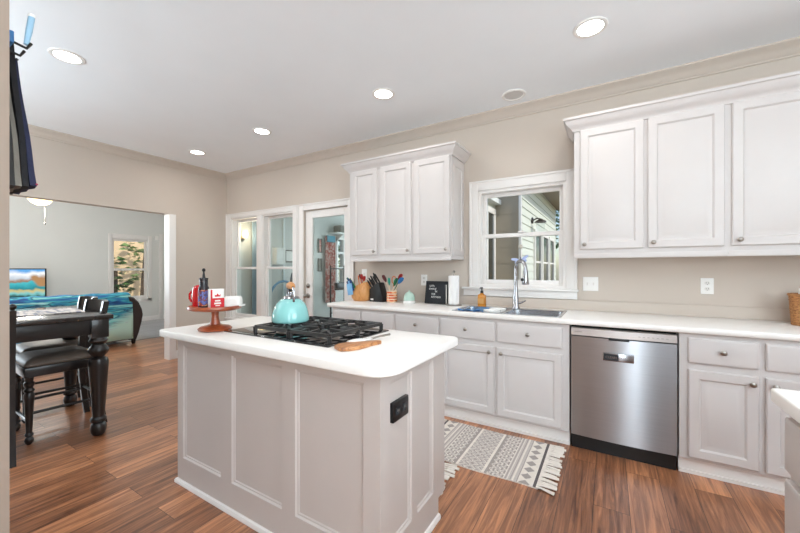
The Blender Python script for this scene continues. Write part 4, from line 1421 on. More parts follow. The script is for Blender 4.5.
t = thing('knife_block', 'black slanted knife block between the two utensil pots', 'knife block', (-1.925, -0.22, WZ))
b = B(); b.prism([(-2.008, 0), (-1.832, 0), (-1.836, 0.05), (-1.885, 0.205), (-1.905, 0.21), (-2.008, 0.135)], -0.275, -0.165, 'Y', M=Matrix.Translation((0, 0, WZ)), bev=0.004)
b.build('block', M_black, t)
b = B(); b.box(-1.99, -1.955, -0.2765, -0.274, WZ + 0.018, WZ + 0.034)
b.build('badge', M_white, t, smooth=0)
kn = 0
for i, (q, yy) in enumerate(((0.12, -0.25), (0.36, -0.25), (0.62, -0.25), (0.86, -0.25), (0.22, -0.195), (0.55, -0.195), (0.85, -0.195))):
    p = Vector((-2.004 + q * 0.1, yy, WZ + 0.138 + q * 0.0728))
    d = Vector((-0.58, 0, 0.815)).normalized() if i != 3 else Vector((-0.45, 0, 0.9)).normalized()
    L = (0.1, 0.11, 0.115, 0.12, 0.1, 0.115, 0.12)[i]
    k = thing('kitchen_knife', 'black handled knife in the slanted knife block', 'knife', tuple(p), 0, 'knives in the block')
    b = B(); b.tube([p + d * 0.006, p + d * 0.03, p + d * L * 0.8, p + d * L], [0.0095, 0.0105, 0.012, 0.009], 8, flat=0.65)
    b.build('handle', M_black, k)
    b = B(); b.tube([p - d * 0.02, p + d * 0.008], 0.0085, 8, flat=0.5); b.tube([p + d * (L - 0.002), p + d * (L + 0.006)], [0.0085, 0.006], 8, flat=0.6)
    b.build('steel_bolster', M_chrome, k)

qx, qy = -1.735, -0.245
t = thing('utensil_crock', 'orange and cream crock right of the knife block', 'crock', (qx, qy, WZ))
b = B(); b.lathe([(0.045, 0), (0.053, 0.004), (0.055, 0.04), (0.052, 0.1), (0.056, 0.128), (0.05, 0.128), (0.046, 0.1), (0.048, 0.02), (0.01, 0.012)], (qx, qy, WZ), 28)
cr = b.build('body', M_cream, t)
b = B()
for k in range(4):
    z = 0.014 + 0.028 * k
    b.lathe([(0.0563, z), (0.058, z + 0.009), (0.0563, z + 0.018)], (qx, qy, WZ), 28, cap0=False, cap1=False)
b.build('orange_bands', M_blotch, cr)
G2 = 'utensils in the orange crock'
utensil_thing('serving_spoon', 'maroon spoon leaning left in the orange crock', (qx + 0.03, qy, WZ + 0.02), (qx - 0.07, qy - 0.01, WZ + 0.22), (0.08, 0.026), M_s_maroon, group=G2, handle_m=M_cream)
utensil_thing('serving_spoon', 'teal spoon upright in the orange crock', (qx, qy - 0.02, WZ + 0.02), (qx - 0.012, qy - 0.03, WZ + 0.19), (0.075, 0.028), M_s_teal, group=G2, handle_m=M_cream)
utensil_thing('serving_spoon', 'dark red spoon leaning right in the orange crock', (qx - 0.025, qy + 0.012, WZ + 0.02), (qx + 0.075, qy + 0.02, WZ + 0.24), (0.07, 0.03), M_s_red, group=G2, handle_m=M_s_green)
utensil_thing('serving_spoon', 'green spatula leaning right in the orange crock', (qx - 0.02, qy - 0.022, WZ + 0.02), (qx + 0.05, qy - 0.034, WZ + 0.18), (0.09, 0.02), M_s_green, group=G2, handle_m=M_cream)
utensil_thing('serving_spoon', 'blue spatula leaning furthest right in the orange crock', (qx - 0.03, qy - 0.004, WZ + 0.02), (qx + 0.095, qy - 0.012, WZ + 0.205), (0.075, 0.03), M_s_blue, group=G2, handle_m=M_cream)
t = thing('whisk_ring', 'orange ring handled whisk in the orange crock', 'utensil', (qx, qy + 0.01, WZ + 0.02), 0, G2)
b = B(); b.tube([(qx, qy + 0.01, WZ + 0.02), (qx + 0.015, qy + 0.01, WZ + 0.2)], 0.005, 8)
b.build('handle', M_s_orange, t)
b = B(); b.tube([(qx + 0.02 + 0.024 * math.sin(a), qy + 0.008, WZ + 0.238 - 0.04 * math.cos(a)) for a in [2 * PI * i / 20 for i in range(21)]], 0.005, 8)
b.build('ring', M_s_orange, t)

t = thing('mint_jar', 'mint green domed jar on a white base right of the crock', 'jar', (-1.54, -0.215, WZ))
b = B(); b.lathe([(0.062, 0), (0.068, 0.004), (0.068, 0.026), (0.058, 0.03)], (-1.54, -0.215, WZ), 28)
b.build('base', M_whiteceramic, t)
b = B(); b.lathe([(0.056, 0.027), (0.06, 0.04), (0.056, 0.075), (0.042, 0.1), (0.02, 0.115), (0.008, 0.12), (0.007, 0.132), (0.002, 0.136)], (-1.54, -0.215, WZ), 28)
b.build('dome', M_mint, t)

t = thing('letter_board', 'black felt letter board leaning on the wall beside the paper towels', 'sign', (-1.265, -0.155, WZ + 0.0012), math.radians(-8))
Ml = Matrix.Rotation(math.radians(-8), 4, 'X')
b = B(); b.box(-0.128, 0.128, -0.004, 0.008, 0.0, 0.225, 0.001, M=Ml)
bd = b.build('felt', M_felt, t, local=True)
b = B()
for a in ((-0.134, -0.122, 0.0, 0.231), (0.122, 0.134, 0.0, 0.231), (-0.122, 0.122, 0.0, 0.012), (-0.122, 0.122, 0.219, 0.231)):
    b.box(a[0], a[1], -0.009, 0.01, a[2], a[3], 0.0015, M=Ml)
b.build('frame', M_black, t, local=True)
for body, xx, zz in (("LET'S", -0.088, 0.172), ("DANCE", -0.092, 0.142), ("IN", -0.018, 0.117), ("THE", -0.06, 0.089), ("KITCHEN", -0.058, 0.06)):
    text_mesh(body, 0.026, 'lettering', M_white, t, world_of(t) @ Ml @ Matrix.Translation((xx, -0.0062, zz)) @ Matrix.Rotation(PI / 2, 4, 'X'), align='LEFT')

px, py = -1.052, -0.2
t = thing('paper_towel_holder', 'white paper towel roll on a steel holder by the letter board', 'paper towels', (px, py, WZ))
b = B(); b.lathe([(0.075, 0), (0.078, 0.004), (0.078, 0.01), (0.01, 0.014)], (px, py, WZ), 28)
b.build('base', M_nickel, t)
b = B(); b.lathe([(0.007, 0.012), (0.006, 0.315), (0.011, 0.322), (0.011, 0.335), (0.003, 0.342)], (px, py, WZ), 14)
b.build('pole', M_nickel, t)
b = B(); b.lathe([(0.02, 0.014), (0.05, 0.014), (0.052, 0.018), (0.052, 0.286), (0.05, 0.29), (0.02, 0.29)], (px, py, WZ), 32)
b.build('roll', M_paper, t)
b = B(); b.tube([(px - 0.066, py - 0.03, WZ + 0.008), (px - 0.066, py - 0.03, WZ + 0.2)], 0.004, 8)
b.build('tension_arm', M_nickel, t)

sx, sy, sz = -0.785, -0.165, 0.9195
t = thing('soap_bottle', 'amber hand soap bottle with black pump on the sink rim', 'soap bottle', (sx, sy, sz), math.radians(-10))
b = B()
b.rings([[(x * s, y * s, z) for x, y in rrect(-0.038, 0.038, -0.024, 0.024, .015, .015, .015, .015, 4)] for s, z in ((0.94, 0), (1, 0.004), (1, 0.09), (0.9, 0.105), (0.5, 0.115), (0.38, 0.118), (0.38, 0.126))])
bo = b.build('body', M_amber, t, local=True)
b = B(); b.box(-0.03, 0.03, -0.0252, -0.0235, 0.025, 0.075, 0.0)
b.build('label', M_label, bo, local=True)
b = B(); b.lathe([(0.014, 0.124), (0.014, 0.142), (0.006, 0.146), (0.005, 0.165), (0.011, 0.167), (0.011, 0.177), (0.003, 0.179)], n=14)
b.tube([(0, 0, 0.172), (0.0, -0.03, 0.172), (0.0, -0.038, 0.166)], [0.006, 0.005, 0.004], 8)
b.build('pump', M_black, t, local=True)

# cloth hung over the front left rim, bowls in the left sink
t = thing('dish_cloth', 'blue dish cloth draped over the front left rim of the sink', 'cloth', (-0.80, -0.55, 0.921))
b = B()
nx, ny = 16, 14
top, bot = [], []
for i in range(nx + 1):
    for j in range(ny + 1):
        x = -0.875 + 0.19 * i / nx + 0.012 * math.sin(j * 0.9)
        yq = j / ny
        y = -0.60 + 0.23 * yq + 0.008 * math.sin(i * 0.8)
        z = 0.9225 + 0.004 * (1 + math.sin(i * 0.9 + j * 0.6)) - max(0, y + 0.57) * 0.35
        top.append(b.bm.verts.new((x, y, z + 0.0035)))
        bot.append(b.bm.verts.new((x, y, z)))
for i in range(nx):
    for j in range(ny):
        q = [i * (ny + 1) + j, (i + 1) * (ny + 1) + j, (i + 1) * (ny + 1) + j + 1, i * (ny + 1) + j + 1]
        b.bm.faces.new([top[k] for k in q]); b.bm.faces.new([bot[k] for k in reversed(q)])
b.build('cloth', M_bluecloth, t)
def bowl(label, x, y, z, r, h, tilt=0.0):
    t = thing('white_bowl', label, 'bowl', (x, y, z), 0, 'dishes in the sink')
    b = B(); b.lathe([(r * 0.45, 0), (r * 0.5, 0.003), (r * 0.8, h * 0.4), (r, h), (r * 0.96, h), (r * 0.74, h * 0.42), (r * 0.1, 0.008)], n=28, M=Matrix.Rotation(tilt, 4, 'X'))
    b.build('bowl', M_whiteceramic, t, local=True)
bowl('white bowl in the left sink basin, the one nearer the window', -0.60, -0.305, 0.738, 0.072, 0.185)
bowl('white bowl in the left sink basin, the one nearer the front edge', -0.60, -0.475, 0.738, 0.072, 0.188)

# butterfly ornament on the window glass
t = thing('window_ornament', 'pale blue winged ornament hanging on the sink window behind the faucet', 'ornament', (-0.47, 0.035, 1.35))
b = B(); b.lathe([(0.022, 0), (0.02, 0.006), (0.008, 0.012)], M=Matrix.Translation((-0.48, 0.0535, 1.48)) @ Matrix.Rotation(PI / 2, 4, 'X'), n=20)
b.build('suction_cup', mat('cloudy_plastic', (196, 190, 178), 0.3), t)
b = B(); b.tube([(-0.48, 0.04, 1.478), (-0.475, 0.036, 1.37)], 0.0012, 6)
b.build('thread', M_nickel, t)
Mw = Matrix.Translation((-0.475, 0.034, 1.352))
for sgn in (-1, 1):
    b = B(); b.prism([(0, 0), (sgn * 0.03, 0.025), (sgn * 0.075, 0.035), (sgn * 0.085, 0.02), (sgn * 0.05, 0.002), (sgn * 0.06, -0.018), (sgn * 0.03, -0.03), (0, -0.012)], -0.002, 0.002, 'Y', M=Mw @ Matrix.Rotation(-sgn * 0.25, 4, 'Z') @ Matrix.Rotation(-0.2, 4, 'Y'))
    b.build('wing', mat('wing_blue', (170, 184, 224), 0.3), t)
b = B(); b.tube([(-0.475, 0.034, 1.325), (-0.475, 0.034, 1.36), (-0.475, 0.034, 1.385)], [0.003, 0.006, 0.003], 8)
b.build('body', M_s_navy, t)

# wicker basket at the right edge
wx, wy = 1.325, -0.2
t = thing('wicker_basket', 'brown wicker basket on the worktop at the right edge', 'basket', (wx, wy, WZ))
b = B()
rings = []
for k in range(29):
    z = 0.19 * k / 28
    r0 = 0.095 + 0.012 * z / 0.19
    rings.append([(wx + (r0 + 0.0035 * math.sin(k * PI / 1.0 + (i % 2) * PI + k * 1.57)) * math.cos(2 * PI * i / 40), wy + (r0 + 0.0035 * math.sin((i % 2) * PI + k * 1.57)) * math.sin(2 * PI * i / 40), WZ + z) for i in range(40)])
b.rings(rings, cap1=False)
b.build('weave', M_wicker, t, smooth=60)
b = B(); b.tube([(wx + 0.108 * math.cos(a), wy + 0.108 * math.sin(a), WZ + 0.192) for a in [2 * PI * i / 30 for i in range(31)]], 0.007, 8)
b.build('rim', M_wicker, t)
t = thing('napkin_bundle', 'white napkin bundle sticking out of the wicker basket', 'napkin', (wx - 0.04, wy - 0.03, WZ + 0.02))
b = B(); b.tube([(wx - 0.04, wy - 0.02, WZ + 0.02), (wx - 0.045, wy - 0.03, WZ + 0.15), (wx - 0.055, wy - 0.04, WZ + 0.232)], [0.03, 0.035, 0.024], 10)
b.build('cloth', M_paper, t)
t = thing('black_case', 'slim black case standing in the wicker basket behind the napkin', 'case', (wx + 0.03, wy - 0.03, WZ + 0.02))
b = B(); b.box(wx + 0.005, wx + 0.055, wy - 0.045, wy - 0.025, WZ + 0.02, WZ + 0.222, 0.006)
b.build('body', M_black, t)

# outlets and switches on the sink wall
def plate(name, label, cat, x, z, w, h, kind):
    t = thing(name, label, cat, (x, 0, z))
    b = B(); b.box(x - w / 2, x + w / 2, -0.006, 0.0, z - h / 2, z + h / 2, 0.002)
    b.build('cover_plate', M_white, t)
    if kind == 'outlet':
        for dz in (-0.021, 0.021):
            b = B(); b.prism([(x + 0.017 * math.cos(a), z + dz + 0.0145 * math.sin(a)) for a in [2 * PI * i / 16 for i in range(16)]], -0.0085, -0.005, 'Y')
            s = b.build('socket', M_socket, t)
            b = B()
            for dx in (-0.006, 0.006):
                b.box(x + dx - 0.001, x + dx + 0.001, -0.0092, -0.008, z + dz - 0.002, z + dz + 0.007)
            b.box(x - 0.002, x + 0.002, -0.0092, -0.008, z + dz - 0.01, z + dz - 0.006)
            b.build('slots', M_felt, s, smooth=0)
    else:
        for dx in kind:
            b = B(); b.box(x + dx - 0.005, x + dx + 0.005, -0.016, -0.005, z - 0.012, z + 0.012, 0.002, M=None)
            b.build('toggle', M_socket, t)
plate('wall_switch', 'white double light switch right of the sink window', 'switch', 0.104, 1.142, 0.116, 0.118, (-0.023, 0.023))
plate('wall_outlet', 'white outlet under the right wall cabinets', 'outlet', 0.857, 1.142, 0.074, 0.118, 'outlet')
plate('wall_outlet', 'white outlet under the left wall cabinet behind the mint jar', 'outlet', -1.475, 1.15, 0.074, 0.118, 'outlet')
plate('wall_switch', 'white switch plate between the glazed door and the left wall cabinet', 'switch', -2.28, 1.21, 0.074, 0.118, (0.0,))
t = thing('thermostat', 'small white thermostat on the living room wall right of its window', 'thermostat', (-9.5, 0.95, 1.95))
b = B(); b.box(-9.5, -9.478, 1.06 - 0.14, 1.06 - 0.06, 2.0, 2.1, 0.004)
b.build('cover', M_white, t)

# ------------------------------------------------------------------ DRAWER UNIT AT THE RIGHT EDGE
RX0, RX1, RY0, RY1 = 0.685, 1.30, -2.9, -1.92
t = thing('drawer_cabinet', 'white drawer cabinet facing left at the right edge', 'cabinet', ((RX0 + RX1) / 2, (RY0 + RY1) / 2, 0))
b = B(); b.box(RX0, RX1, RY0, RY1, 0.1, 0.874)
b.build('body', M_cab, t, smooth=0)
b = B(); b.box(RX0 + 0.06, RX1, RY0, RY1, 0.0, 0.1)
b.build('toe_kick', M_trim, t, smooth=0)
for y0, y1 in ((-2.40, -1.935), (-2.88, -2.43)):
    for z0, z1, kz in ((0.69, 0.842, 0.766), (0.41, 0.665, 0.54), (0.125, 0.385, 0.255)):
        b = B(); b.loops(y0, y1, z0, z1, DRAWP, lambda a, c, d: (RX0 - 0.02 + d, a, c), back=0.02)
        d = b.build('drawer', M_cab, t)
        knob(d, RX0 - 0.02, (y0 + y1) / 2, kz, '-X')
t = thing('side_worktop', 'white worktop on the drawer cabinet at the right edge', 'worktop', (1.0, -2.4, 0.875))
b = B()
poly = rrect(0.645, RX1 + 0.01, RY0 - 0.02, -1.90, 0.02, 0.01, 0.01, 0.02, 5)
b.rings([[(x, y, z) for x, y in inset(poly, d)] for d, z in ((0.004, 0.8745), (0.0, 0.879), (0.0, 0.909), (0.002, 0.9125), (0.006, 0.914))])
b.build('slab', M_top, t, smooth=40)

# ------------------------------------------------------------------ RUGS
def rug(label, x0, x1, y0, y1, fr_left, fr_right, loc_z=0.0005, rot=0.0, seedv=1):
    """woven runner: bands of pattern run across; fringe at the ends"""
    rnd = random.Random(seedv)
    cxr, cyr = (x0 + x1) / 2, (y0 + y1) / 2
    t = thing('woven_rug', label, 'rug', (cxr, cyr, 0.0), rot, 'woven rugs in front of the sink')
    L, W = x1 - x0, y1 - y0
    nx, ny = int(L / 0.0055), int(W / 0.0055)
    b = B()
    V = [[b.bm.verts.new((-L / 2 + L * i / nx, -W / 2 + W * j / ny + 0.006 * math.sin(i * 0.06), loc_z + 0.007 + 0.0012 * math.sin(i * 0.11) * math.sin(j * 0.13))) for j in range(ny + 1)] for i in range(nx + 1)]
    def pat(x, y):
        s = L / 2 - abs(x)          # distance from the nearer end
        tri = abs(((y / 0.055) % 1.0) - 0.5) * 2      # 0..1 zigzag along the band
        if s < 0.012: return 0
        if s < 0.026: return 3
        if s < 0.04: return 0
        if s < 0.115:                                   # diamonds
            q = abs((s - 0.0775) / 0.0375)
            tri2 = abs(((y / 0.08) % 1.0) - 0.5) * 2
            return 1 if q + tri2 < 0.85 else 0
        if s < 0.122: return 1
        if s < 0.135: return 2
        if s < 0.142: return 0
        if s < 0.20:
            return 0 if (int(s / 0.006) % 4 == 0) else (1 if int(s / 0.006) % 4 == 2 else 2)
        if s < 0.30:                                    # broken zigzag
            q = ((s - 0.2) / 0.033) % 1.0
            return 0 if abs(q - tri) < 0.13 else (2 if int(s / 0.011) % 2 else 1)
        if s < 0.315: return 1
        if s < 0.33: return 0
        q = (s / 0.04 + tri * 0.9) % 1.0
        return 0 if q < 0.16 else (2 if q < 0.7 else 1)
    for i in range(nx):
        for j in range(ny):
            f = b.bm.faces.new((V[i][j], V[i + 1][j], V[i + 1][j + 1], V[i][j + 1]))
            x = -L / 2 + L * (i + .5) / nx
            y = -W / 2 + W * (j + .5) / ny
            f.material_index = pat(x, y)
    # thin edge down to the floor
    edge = [V[i][0] for i in range(nx + 1)] + [V[nx][j] for j in range(1, ny + 1)] + [V[i][ny] for i in range(nx - 1, -1, -1)] + [V[0][j] for j in range(ny - 1, 0, -1)]
    low = [b.bm.verts.new((v.co.x, v.co.y, loc_z)) for v in edge]
    for k in range(len(edge)):
        q = (k + 1) % len(edge)
        b.bm.faces.new((edge[k], low[k], low[q], edge[q]))
    b.build('weave', [M_cotton, M_ruggrey, M_rugpale, M_rugdark], t, smooth=60, local=True)
    for sgn, on in ((-1, fr_left), (1, fr_right)):
        if not on:
            continue
        b = B()
        n = int(W / 0.021)
        for k in range(n):
            y = -W / 2 + W * (k + 0.5) / n
            ex = sgn * L / 2
            ln = 0.085 + rnd.uniform(-0.015, 0.015)
            dy = rnd.uniform(-0.02, 0.02)
            z = loc_z + 0.009
            b.tube([(ex - sgn * 0.008, y, z), (ex + sgn * 0.02, y + dy * 0.2, z + 0.002), (ex + sgn * ln * 0.6, y + dy * 0.6, z), (ex + sgn * ln, y + dy, z - 0.003)], [0.011, 0.0075, 0.012, 0.014], 8, flat=0.42)
        b.build('fringe', M_cotton, t, local=True, label='off-white knotted fringe')
    return t
rug('grey and white woven rug in front of the sink cabinet, fringe at the dishwasher end', -0.93, -0.115, -1.245, -0.67, True, True, seedv=3)
rug('second woven rug beside the island, only its white fringed end showing', -1.45, -0.665, -1.735, -1.275, True, True, seedv=5)

# ------------------------------------------------------------------ DINING TABLE AND CHAIRS
TROT = math.radians(-6)
t = thing('dining_table', 'black counter height dining table with turned legs', 'table', (-3.64, -2.74, 0), TROT)
b = B(); b.box(-0.55, 0.55, -0.6, 0.6, 0.888, 0.92, 0.006)
b.build('tabletop', M_tabletop, t, local=True)
b = B()
for a in ((-0.47, 0.47, -0.555, -0.53), (-0.47, 0.47, 0.53, 0.555), (-0.505, -0.48, -0.52, 0.52), (0.48, 0.505, -0.52, 0.52)):
    b.box(*a, 0.775, 0.888, 0.002)
b.build('apron', M_blackwood, t, local=True)
LEG = [(0.030, 0.0), (0.04, 0.012), (0.047, 0.035), (0.05, 0.06), (0.045, 0.085), (0.036, 0.098), (0.05, 0.112), (0.05, 0.13), (0.037, 0.145), (0.04, 0.2), (0.05, 0.36), (0.06, 0.52), (0.062, 0.56), (0.055, 0.585), (0.035, 0.598),
       (0.045, 0.612), (0.062, 0.64), (0.062, 0.66), (0.045, 0.685), (0.038, 0.695), (0.052, 0.71), (0.06, 0.722), (0.052, 0.735), (0.05, 0.75)]
for x in (-0.475, 0.475):
    for y in (-0.525, 0.525):
        b = B(); b.lathe(LEG, (x, y, 0), 24)
        b.box(x - 0.052, x + 0.052, y - 0.052, y + 0.052, 0.748, 0.888, 0.004)
        b.build('leg', M_blackwood, t, local=True)
t = thing('table_runner', 'pale patterned runner laid along the black dining table', 'table runner', (-3.64, -2.74, 0.92), TROT)
b = B()
nx, ny = 8, 40
V = [[b.bm.verts.new((-0.25 + 0.46 * i / nx, -0.62 + 1.12 * j / ny, 0.0015 + 0.002 * (1 + math.sin(j * 0.7 + i)))) for j in range(ny + 1)] for i in range(nx + 1)]
V2 = [[b.bm.verts.new((v.co.x, v.co.y, v.co.z + 0.004)) for v in r] for r in V]
for i in range(nx):
    for j in range(ny):
        b.bm.faces.new((V2[i][j], V2[i + 1][j], V2[i + 1][j + 1], V2[i][j + 1]))
        b.bm.faces.new((V[i][j], V[i][j + 1], V[i + 1][j + 1], V[i + 1][j]))
for i in range(nx):
    for j in (0, ny):
        b.bm.faces.new((V[i][j], V[i + 1][j], V2[i + 1][j], V2[i][j]))
for j in range(ny):
    for i in (0, nx):
        b.bm.faces.new((V[i][j], V[i][j + 1], V2[i][j + 1], V2[i][j]))
b.build('cloth', M_runner, t, local=True)

def make_chair(label, loc, rot, finial=False):
    t = thing('dining_chair', label, 'chair', loc, rot, 'black counter height dining chairs')
    W = 0.215
    b = B(); b.box(-0.225, 0.225, -0.225, 0.21, 0.485, 0.555, 0.005)
    b.build('seat_frame', M_blackwood, t, local=True)
    b = B()
    rings = []
    for s, z in ((0.96, 0.553), (1.0, 0.566), (0.99, 0.58), (0.9, 0.602), (0.7, 0.616), (0.35, 0.622)):
        rings.append([(x * s, y * s - 0.008, z) for x, y in rrect(-0.22, 0.22, -0.215, 0.2, .03, .03, .03, .03, 5)])
    b.rings(rings)
    b.build('seat_cushion', M_leather, t, local=True, smooth=60)
    FL = [(0.013, 0), (0.022, 0.015), (0.026, 0.03), (0.022, 0.045), (0.015, 0.055), (0.024, 0.065), (0.024, 0.075), (0.017, 0.085), (0.018, 0.11), (0.026, 0.3), (0.03, 0.36), (0.022, 0.375), (0.031, 0.39), (0.02, 0.41), (0.03, 0.43), (0.03, 0.445), (0.022, 0.455), (0.026, 0.486)]
    for s in (-1, 1):
        b = B(); b.lathe(FL, (s * 0.195, -0.195, 0), 16)
        b.build('leg', M_blackwood, t, local=True)
        b = B()
        pts = [(0.232, 0.0), (0.215, 0.12), (0.196, 0.34), (0.19, 0.52), (0.2, 0.68), (0.222, 0.86), (0.245, 1.0)]
        rings = []
        for y, z in pts:
            h = 0.0165
            rings.append([(s * 0.2 - h, y - h * 1.2, z), (s * 0.2 + h, y - h * 1.2, z), (s * 0.2 + h, y + h * 1.2, z), (s * 0.2 - h, y + h * 1.2, z)])
        b.rings(rings)
        if finial: b.lathe([(0.014, 0.0), (0.01, 0.008), (0.018, 0.018), (0.02, 0.028), (0.012, 0.042), (0.003, 0.046)], (s * 0.2, 0.245, 0.998), 12)
        b.build('leg', M_blackwood, t, local=True)
        b = B(); b.tube([(s * 0.195, -0.19, 0.22), (s * 0.198, 0.2, 0.22)], 0.011, 8)
        b.build('stretcher', M_blackwood, t, local=True)
    b = B(); b.tube([(-0.195, -0.195, 0.155), (0.195, -0.195, 0.155)], 0.011, 8)
    b.build('stretcher', M_blackwood, t, local=True)
    b = B(); b.tube([(-0.2, 0.205, 0.24), (0.2, 0.205, 0.24)], 0.010, 8)
    b.build('stretcher', M_blackwood, t, local=True)
    for z0, z1, yb in ((0.875, 1.0, 0.228), (0.70, 0.76, 0.205)):
        b = B()
        fr, bk = [], []
        for i in range(13):
            x = -0.19 + 0.38 * i / 12
            bow = 0.06 * math.sin(PI * i / 12)
            fr.append((x, yb - 0.009 + bow)); bk.append((x, yb + 0.009 + bow))
        poly = fr + list(reversed(bk))
        up = 0.012 if z0 > 0.8 else 0
        b.rings([[(x, y + dy, z) for x, y in poly] for z, dy in ((z0, 0), (z1, up))])
        b.build('back_rail', M_blackwood, t, local=True)
    return t
ch = make_chair('black dining chair at the table end, nearest of the two, grey seat showing', (-3.545, -2.385, 0), math.radians(-2))
copy_tree(ch, (-4.07, -2.285, 0), math.radians(-4), 'black dining chair at the table end, behind the one with the grey seat showing')
make_chair('black dining chair on the long side, only one rear post showing beside the wall', (-3.292, -2.905, 0), math.radians(-96), True)

# ------------------------------------------------------------------ LIVING ROOM
SFX = -6.66
t = thing('sofa', 'dark brown leather sofa seen from behind', 'sofa', (SFX - 0.45, -1.6, 0))
b = B()
prof = [(-0.02, 0.09), (0.0, 0.12), (0.0, 0.5), (-0.03, 0.72), (-0.08, 0.82), (-0.16, 0.85), (-0.24, 0.82), (-0.28, 0.72), (-0.3, 0.45), (-0.3, 0.09)]
rings = []
for y, s in ((-2.62, 0.94), (-2.58, 1.0), (-0.72, 1.0), (-0.68, 0.98)):
    rings.append([(SFX + x, y, 0.09 + (z - 0.09) * s) for x, z in prof])
b.rings(rings)
b.build('back', M_sofa, t, smooth=50)
for ys, ye in ((-2.86, -2.62), (-0.70, -0.47)):
    b = B()
    rings = []
    out = 1 if ye > -1 else -1
    yi = ys if out > 0 else ye
    P = [(0.0, 0.08), (0.10, 0.08), (0.14, 0.2), (0.18, 0.38), (0.2, 0.5), (0.185, 0.6), (0.14, 0.71), (0.07, 0.79), (0.0, 0.81)]
    for x, s in ((SFX + 0.0, 0.97), (SFX - 0.03, 1.0), (SFX - 0.86, 1.0), (SFX - 0.9, 0.95)):
        rings.append([(x, yi + out * w * s, 0.08 + (z - 0.08) * s) for w, z in P])
    b.rings(rings)
    b.build('arm', M_sofa, t, smooth=50)
b = B(); b.box(SFX - 0.88, SFX - 0.25, -2.62, -0.70, 0.09, 0.42, 0.03)
b.build('seat', M_sofa, t)
for y in (-2.7, -0.62):
    for x in (SFX - 0.06, SFX - 0.82):
        b = B(); b.lathe([(0.022, 0), (0.03, 0.03), (0.034, 0.1)], (x, y, 0), 12)
        b.build('foot', M_blackwood, t)
t = thing('sofa_throw', 'teal and blue printed throw draped over the back of the sofa', 'throw blanket', (SFX, -1.6, 0.1))
b = B()
path = [(0.012, 0.105), (0.012, 0.3), (0.012, 0.5), (-0.016, 0.725), (-0.07, 0.832), (-0.16, 0.863), (-0.25, 0.83), (-0.292, 0.72), (-0.305, 0.5)]
nyy = 60
V = []
for j in range(nyy + 1):
    y = -2.5 + (2.5 - 0.66) * j / nyy
    row = []
    for k, (x, z) in enumerate(path):
        wob = 0.006 * (1 + math.sin(j * 0.55 + 0.4 * k))
        row.append(b.bm.verts.new((SFX + x + (wob if k < 4 else -wob if k > 6 else 0), y, z + (wob if 3 < k < 7 else 0))))
    V.append(row)
for j in range(nyy):
    for k in range(len(path) - 1):
        b.bm.faces.new((V[j][k], V[j + 1][k], V[j + 1][k + 1], V[j][k + 1]))
o = b.build('cloth', throw_mat(), t, smooth=80)
sm = o.modifiers.new('thickness', 'SOLIDIFY'); sm.thickness = 0.006; sm.offset = 1

t = thing('tv_stand', 'low dark stand below the television', 'tv stand', (-9.25, -1.6, 0))
b = B(); b.box(-9.47, -9.08, -2.3, -0.95, 0.05, 0.52, 0.008)
b.build('body', M_blackwood, t)
for y in (-2.25, -1.0):
    for x in (-9.43, -9.13):
        b = B(); b.box(x - 0.025, x + 0.025, y - 0.025, y + 0.025, 0, 0.06)
        b.build('foot', M_blackwood, t)
t = thing('television', 'television on the far wall showing a lake landscape', 'television', (-9.25, -1.6, 0.52))
b = B(); b.box(-9.3, -9.255, -2.15, -1.08, 0.615, 1.285, 0.006)
b.build('housing', M_black, t)
b = B(); b.box(-9.256, -9.2535, -2.135, -1.105, 0.635, 1.265)
b.build('screen', screen_mat(), t, smooth=0)
b = B(); b.box(-9.36, -9.2, -1.85, -1.4, 0.52, 0.535, 0.004); b.box(-9.295, -9.26, -1.68, -1.56, 0.53, 0.62)
b.build('stand', M_black, t)

fx, fy = -7.3, -1.62
t = thing('ceiling_fan', 'ceiling fan with glowing bowl lamp in the living room', 'ceiling fan', (fx, fy, CEIL))
b = B(); b.lathe([(0.06, 0), (0.05, -0.05), (0.015, -0.07), (0.015, -0.2), (0.07, -0.22), (0.1, -0.26), (0.1, -0.35), (0.075, -0.4)], (fx, fy, CEIL), 24)
b.build('motor', M_nickel, t)
b = B(); b.lathe([(0.145, 0.0), (0.14, -0.03), (0.11, -0.075), (0.06, -0.105), (0.01, -0.115)], (fx, fy, CEIL - 0.405), 28)
b.build('lamp_bowl', M_fanglow, t)
for k in range(5):
    Mr = Matrix.Translation((fx, fy, CEIL - 0.33)) @ Matrix.Rotation(k * 2 * PI / 5 + 0.55, 4, 'Z')
    b = B(); b.box(0.1, 0.2, -0.02, 0.02, -0.006, 0.006, M=Mr); b.box(0.18, 0.66, -0.065, 0.065, -0.004, 0.004, 0.002, M=Mr @ Matrix.Rotation(0.2, 4, 'X'))
    b.build('blade', M_fanblade, t)
b = B(); b.tube([(fx + 0.05, fy + 0.04, CEIL - 0.5), (fx + 0.05, fy + 0.04, CEIL - 0.78)], 0.004, 6); b.lathe([(0.003, 0.02), (0.012, 0.0), (0.003, -0.03)], (fx + 0.05, fy + 0.04, CEIL - 0.8), 10)
b.build('pull_chain', M_nickel, t)
fl = bpy.data.lights.new('fan_lamp', 'POINT'); fl.energy = 45; fl.color = (1, 0.95, 0.88); fl.shadow_soft_size = 0.15
fo = bpy.data.objects.new('fan_lamp', fl); COL.objects.link(fo); fo.location = (fx, fy, CEIL - 0.62)

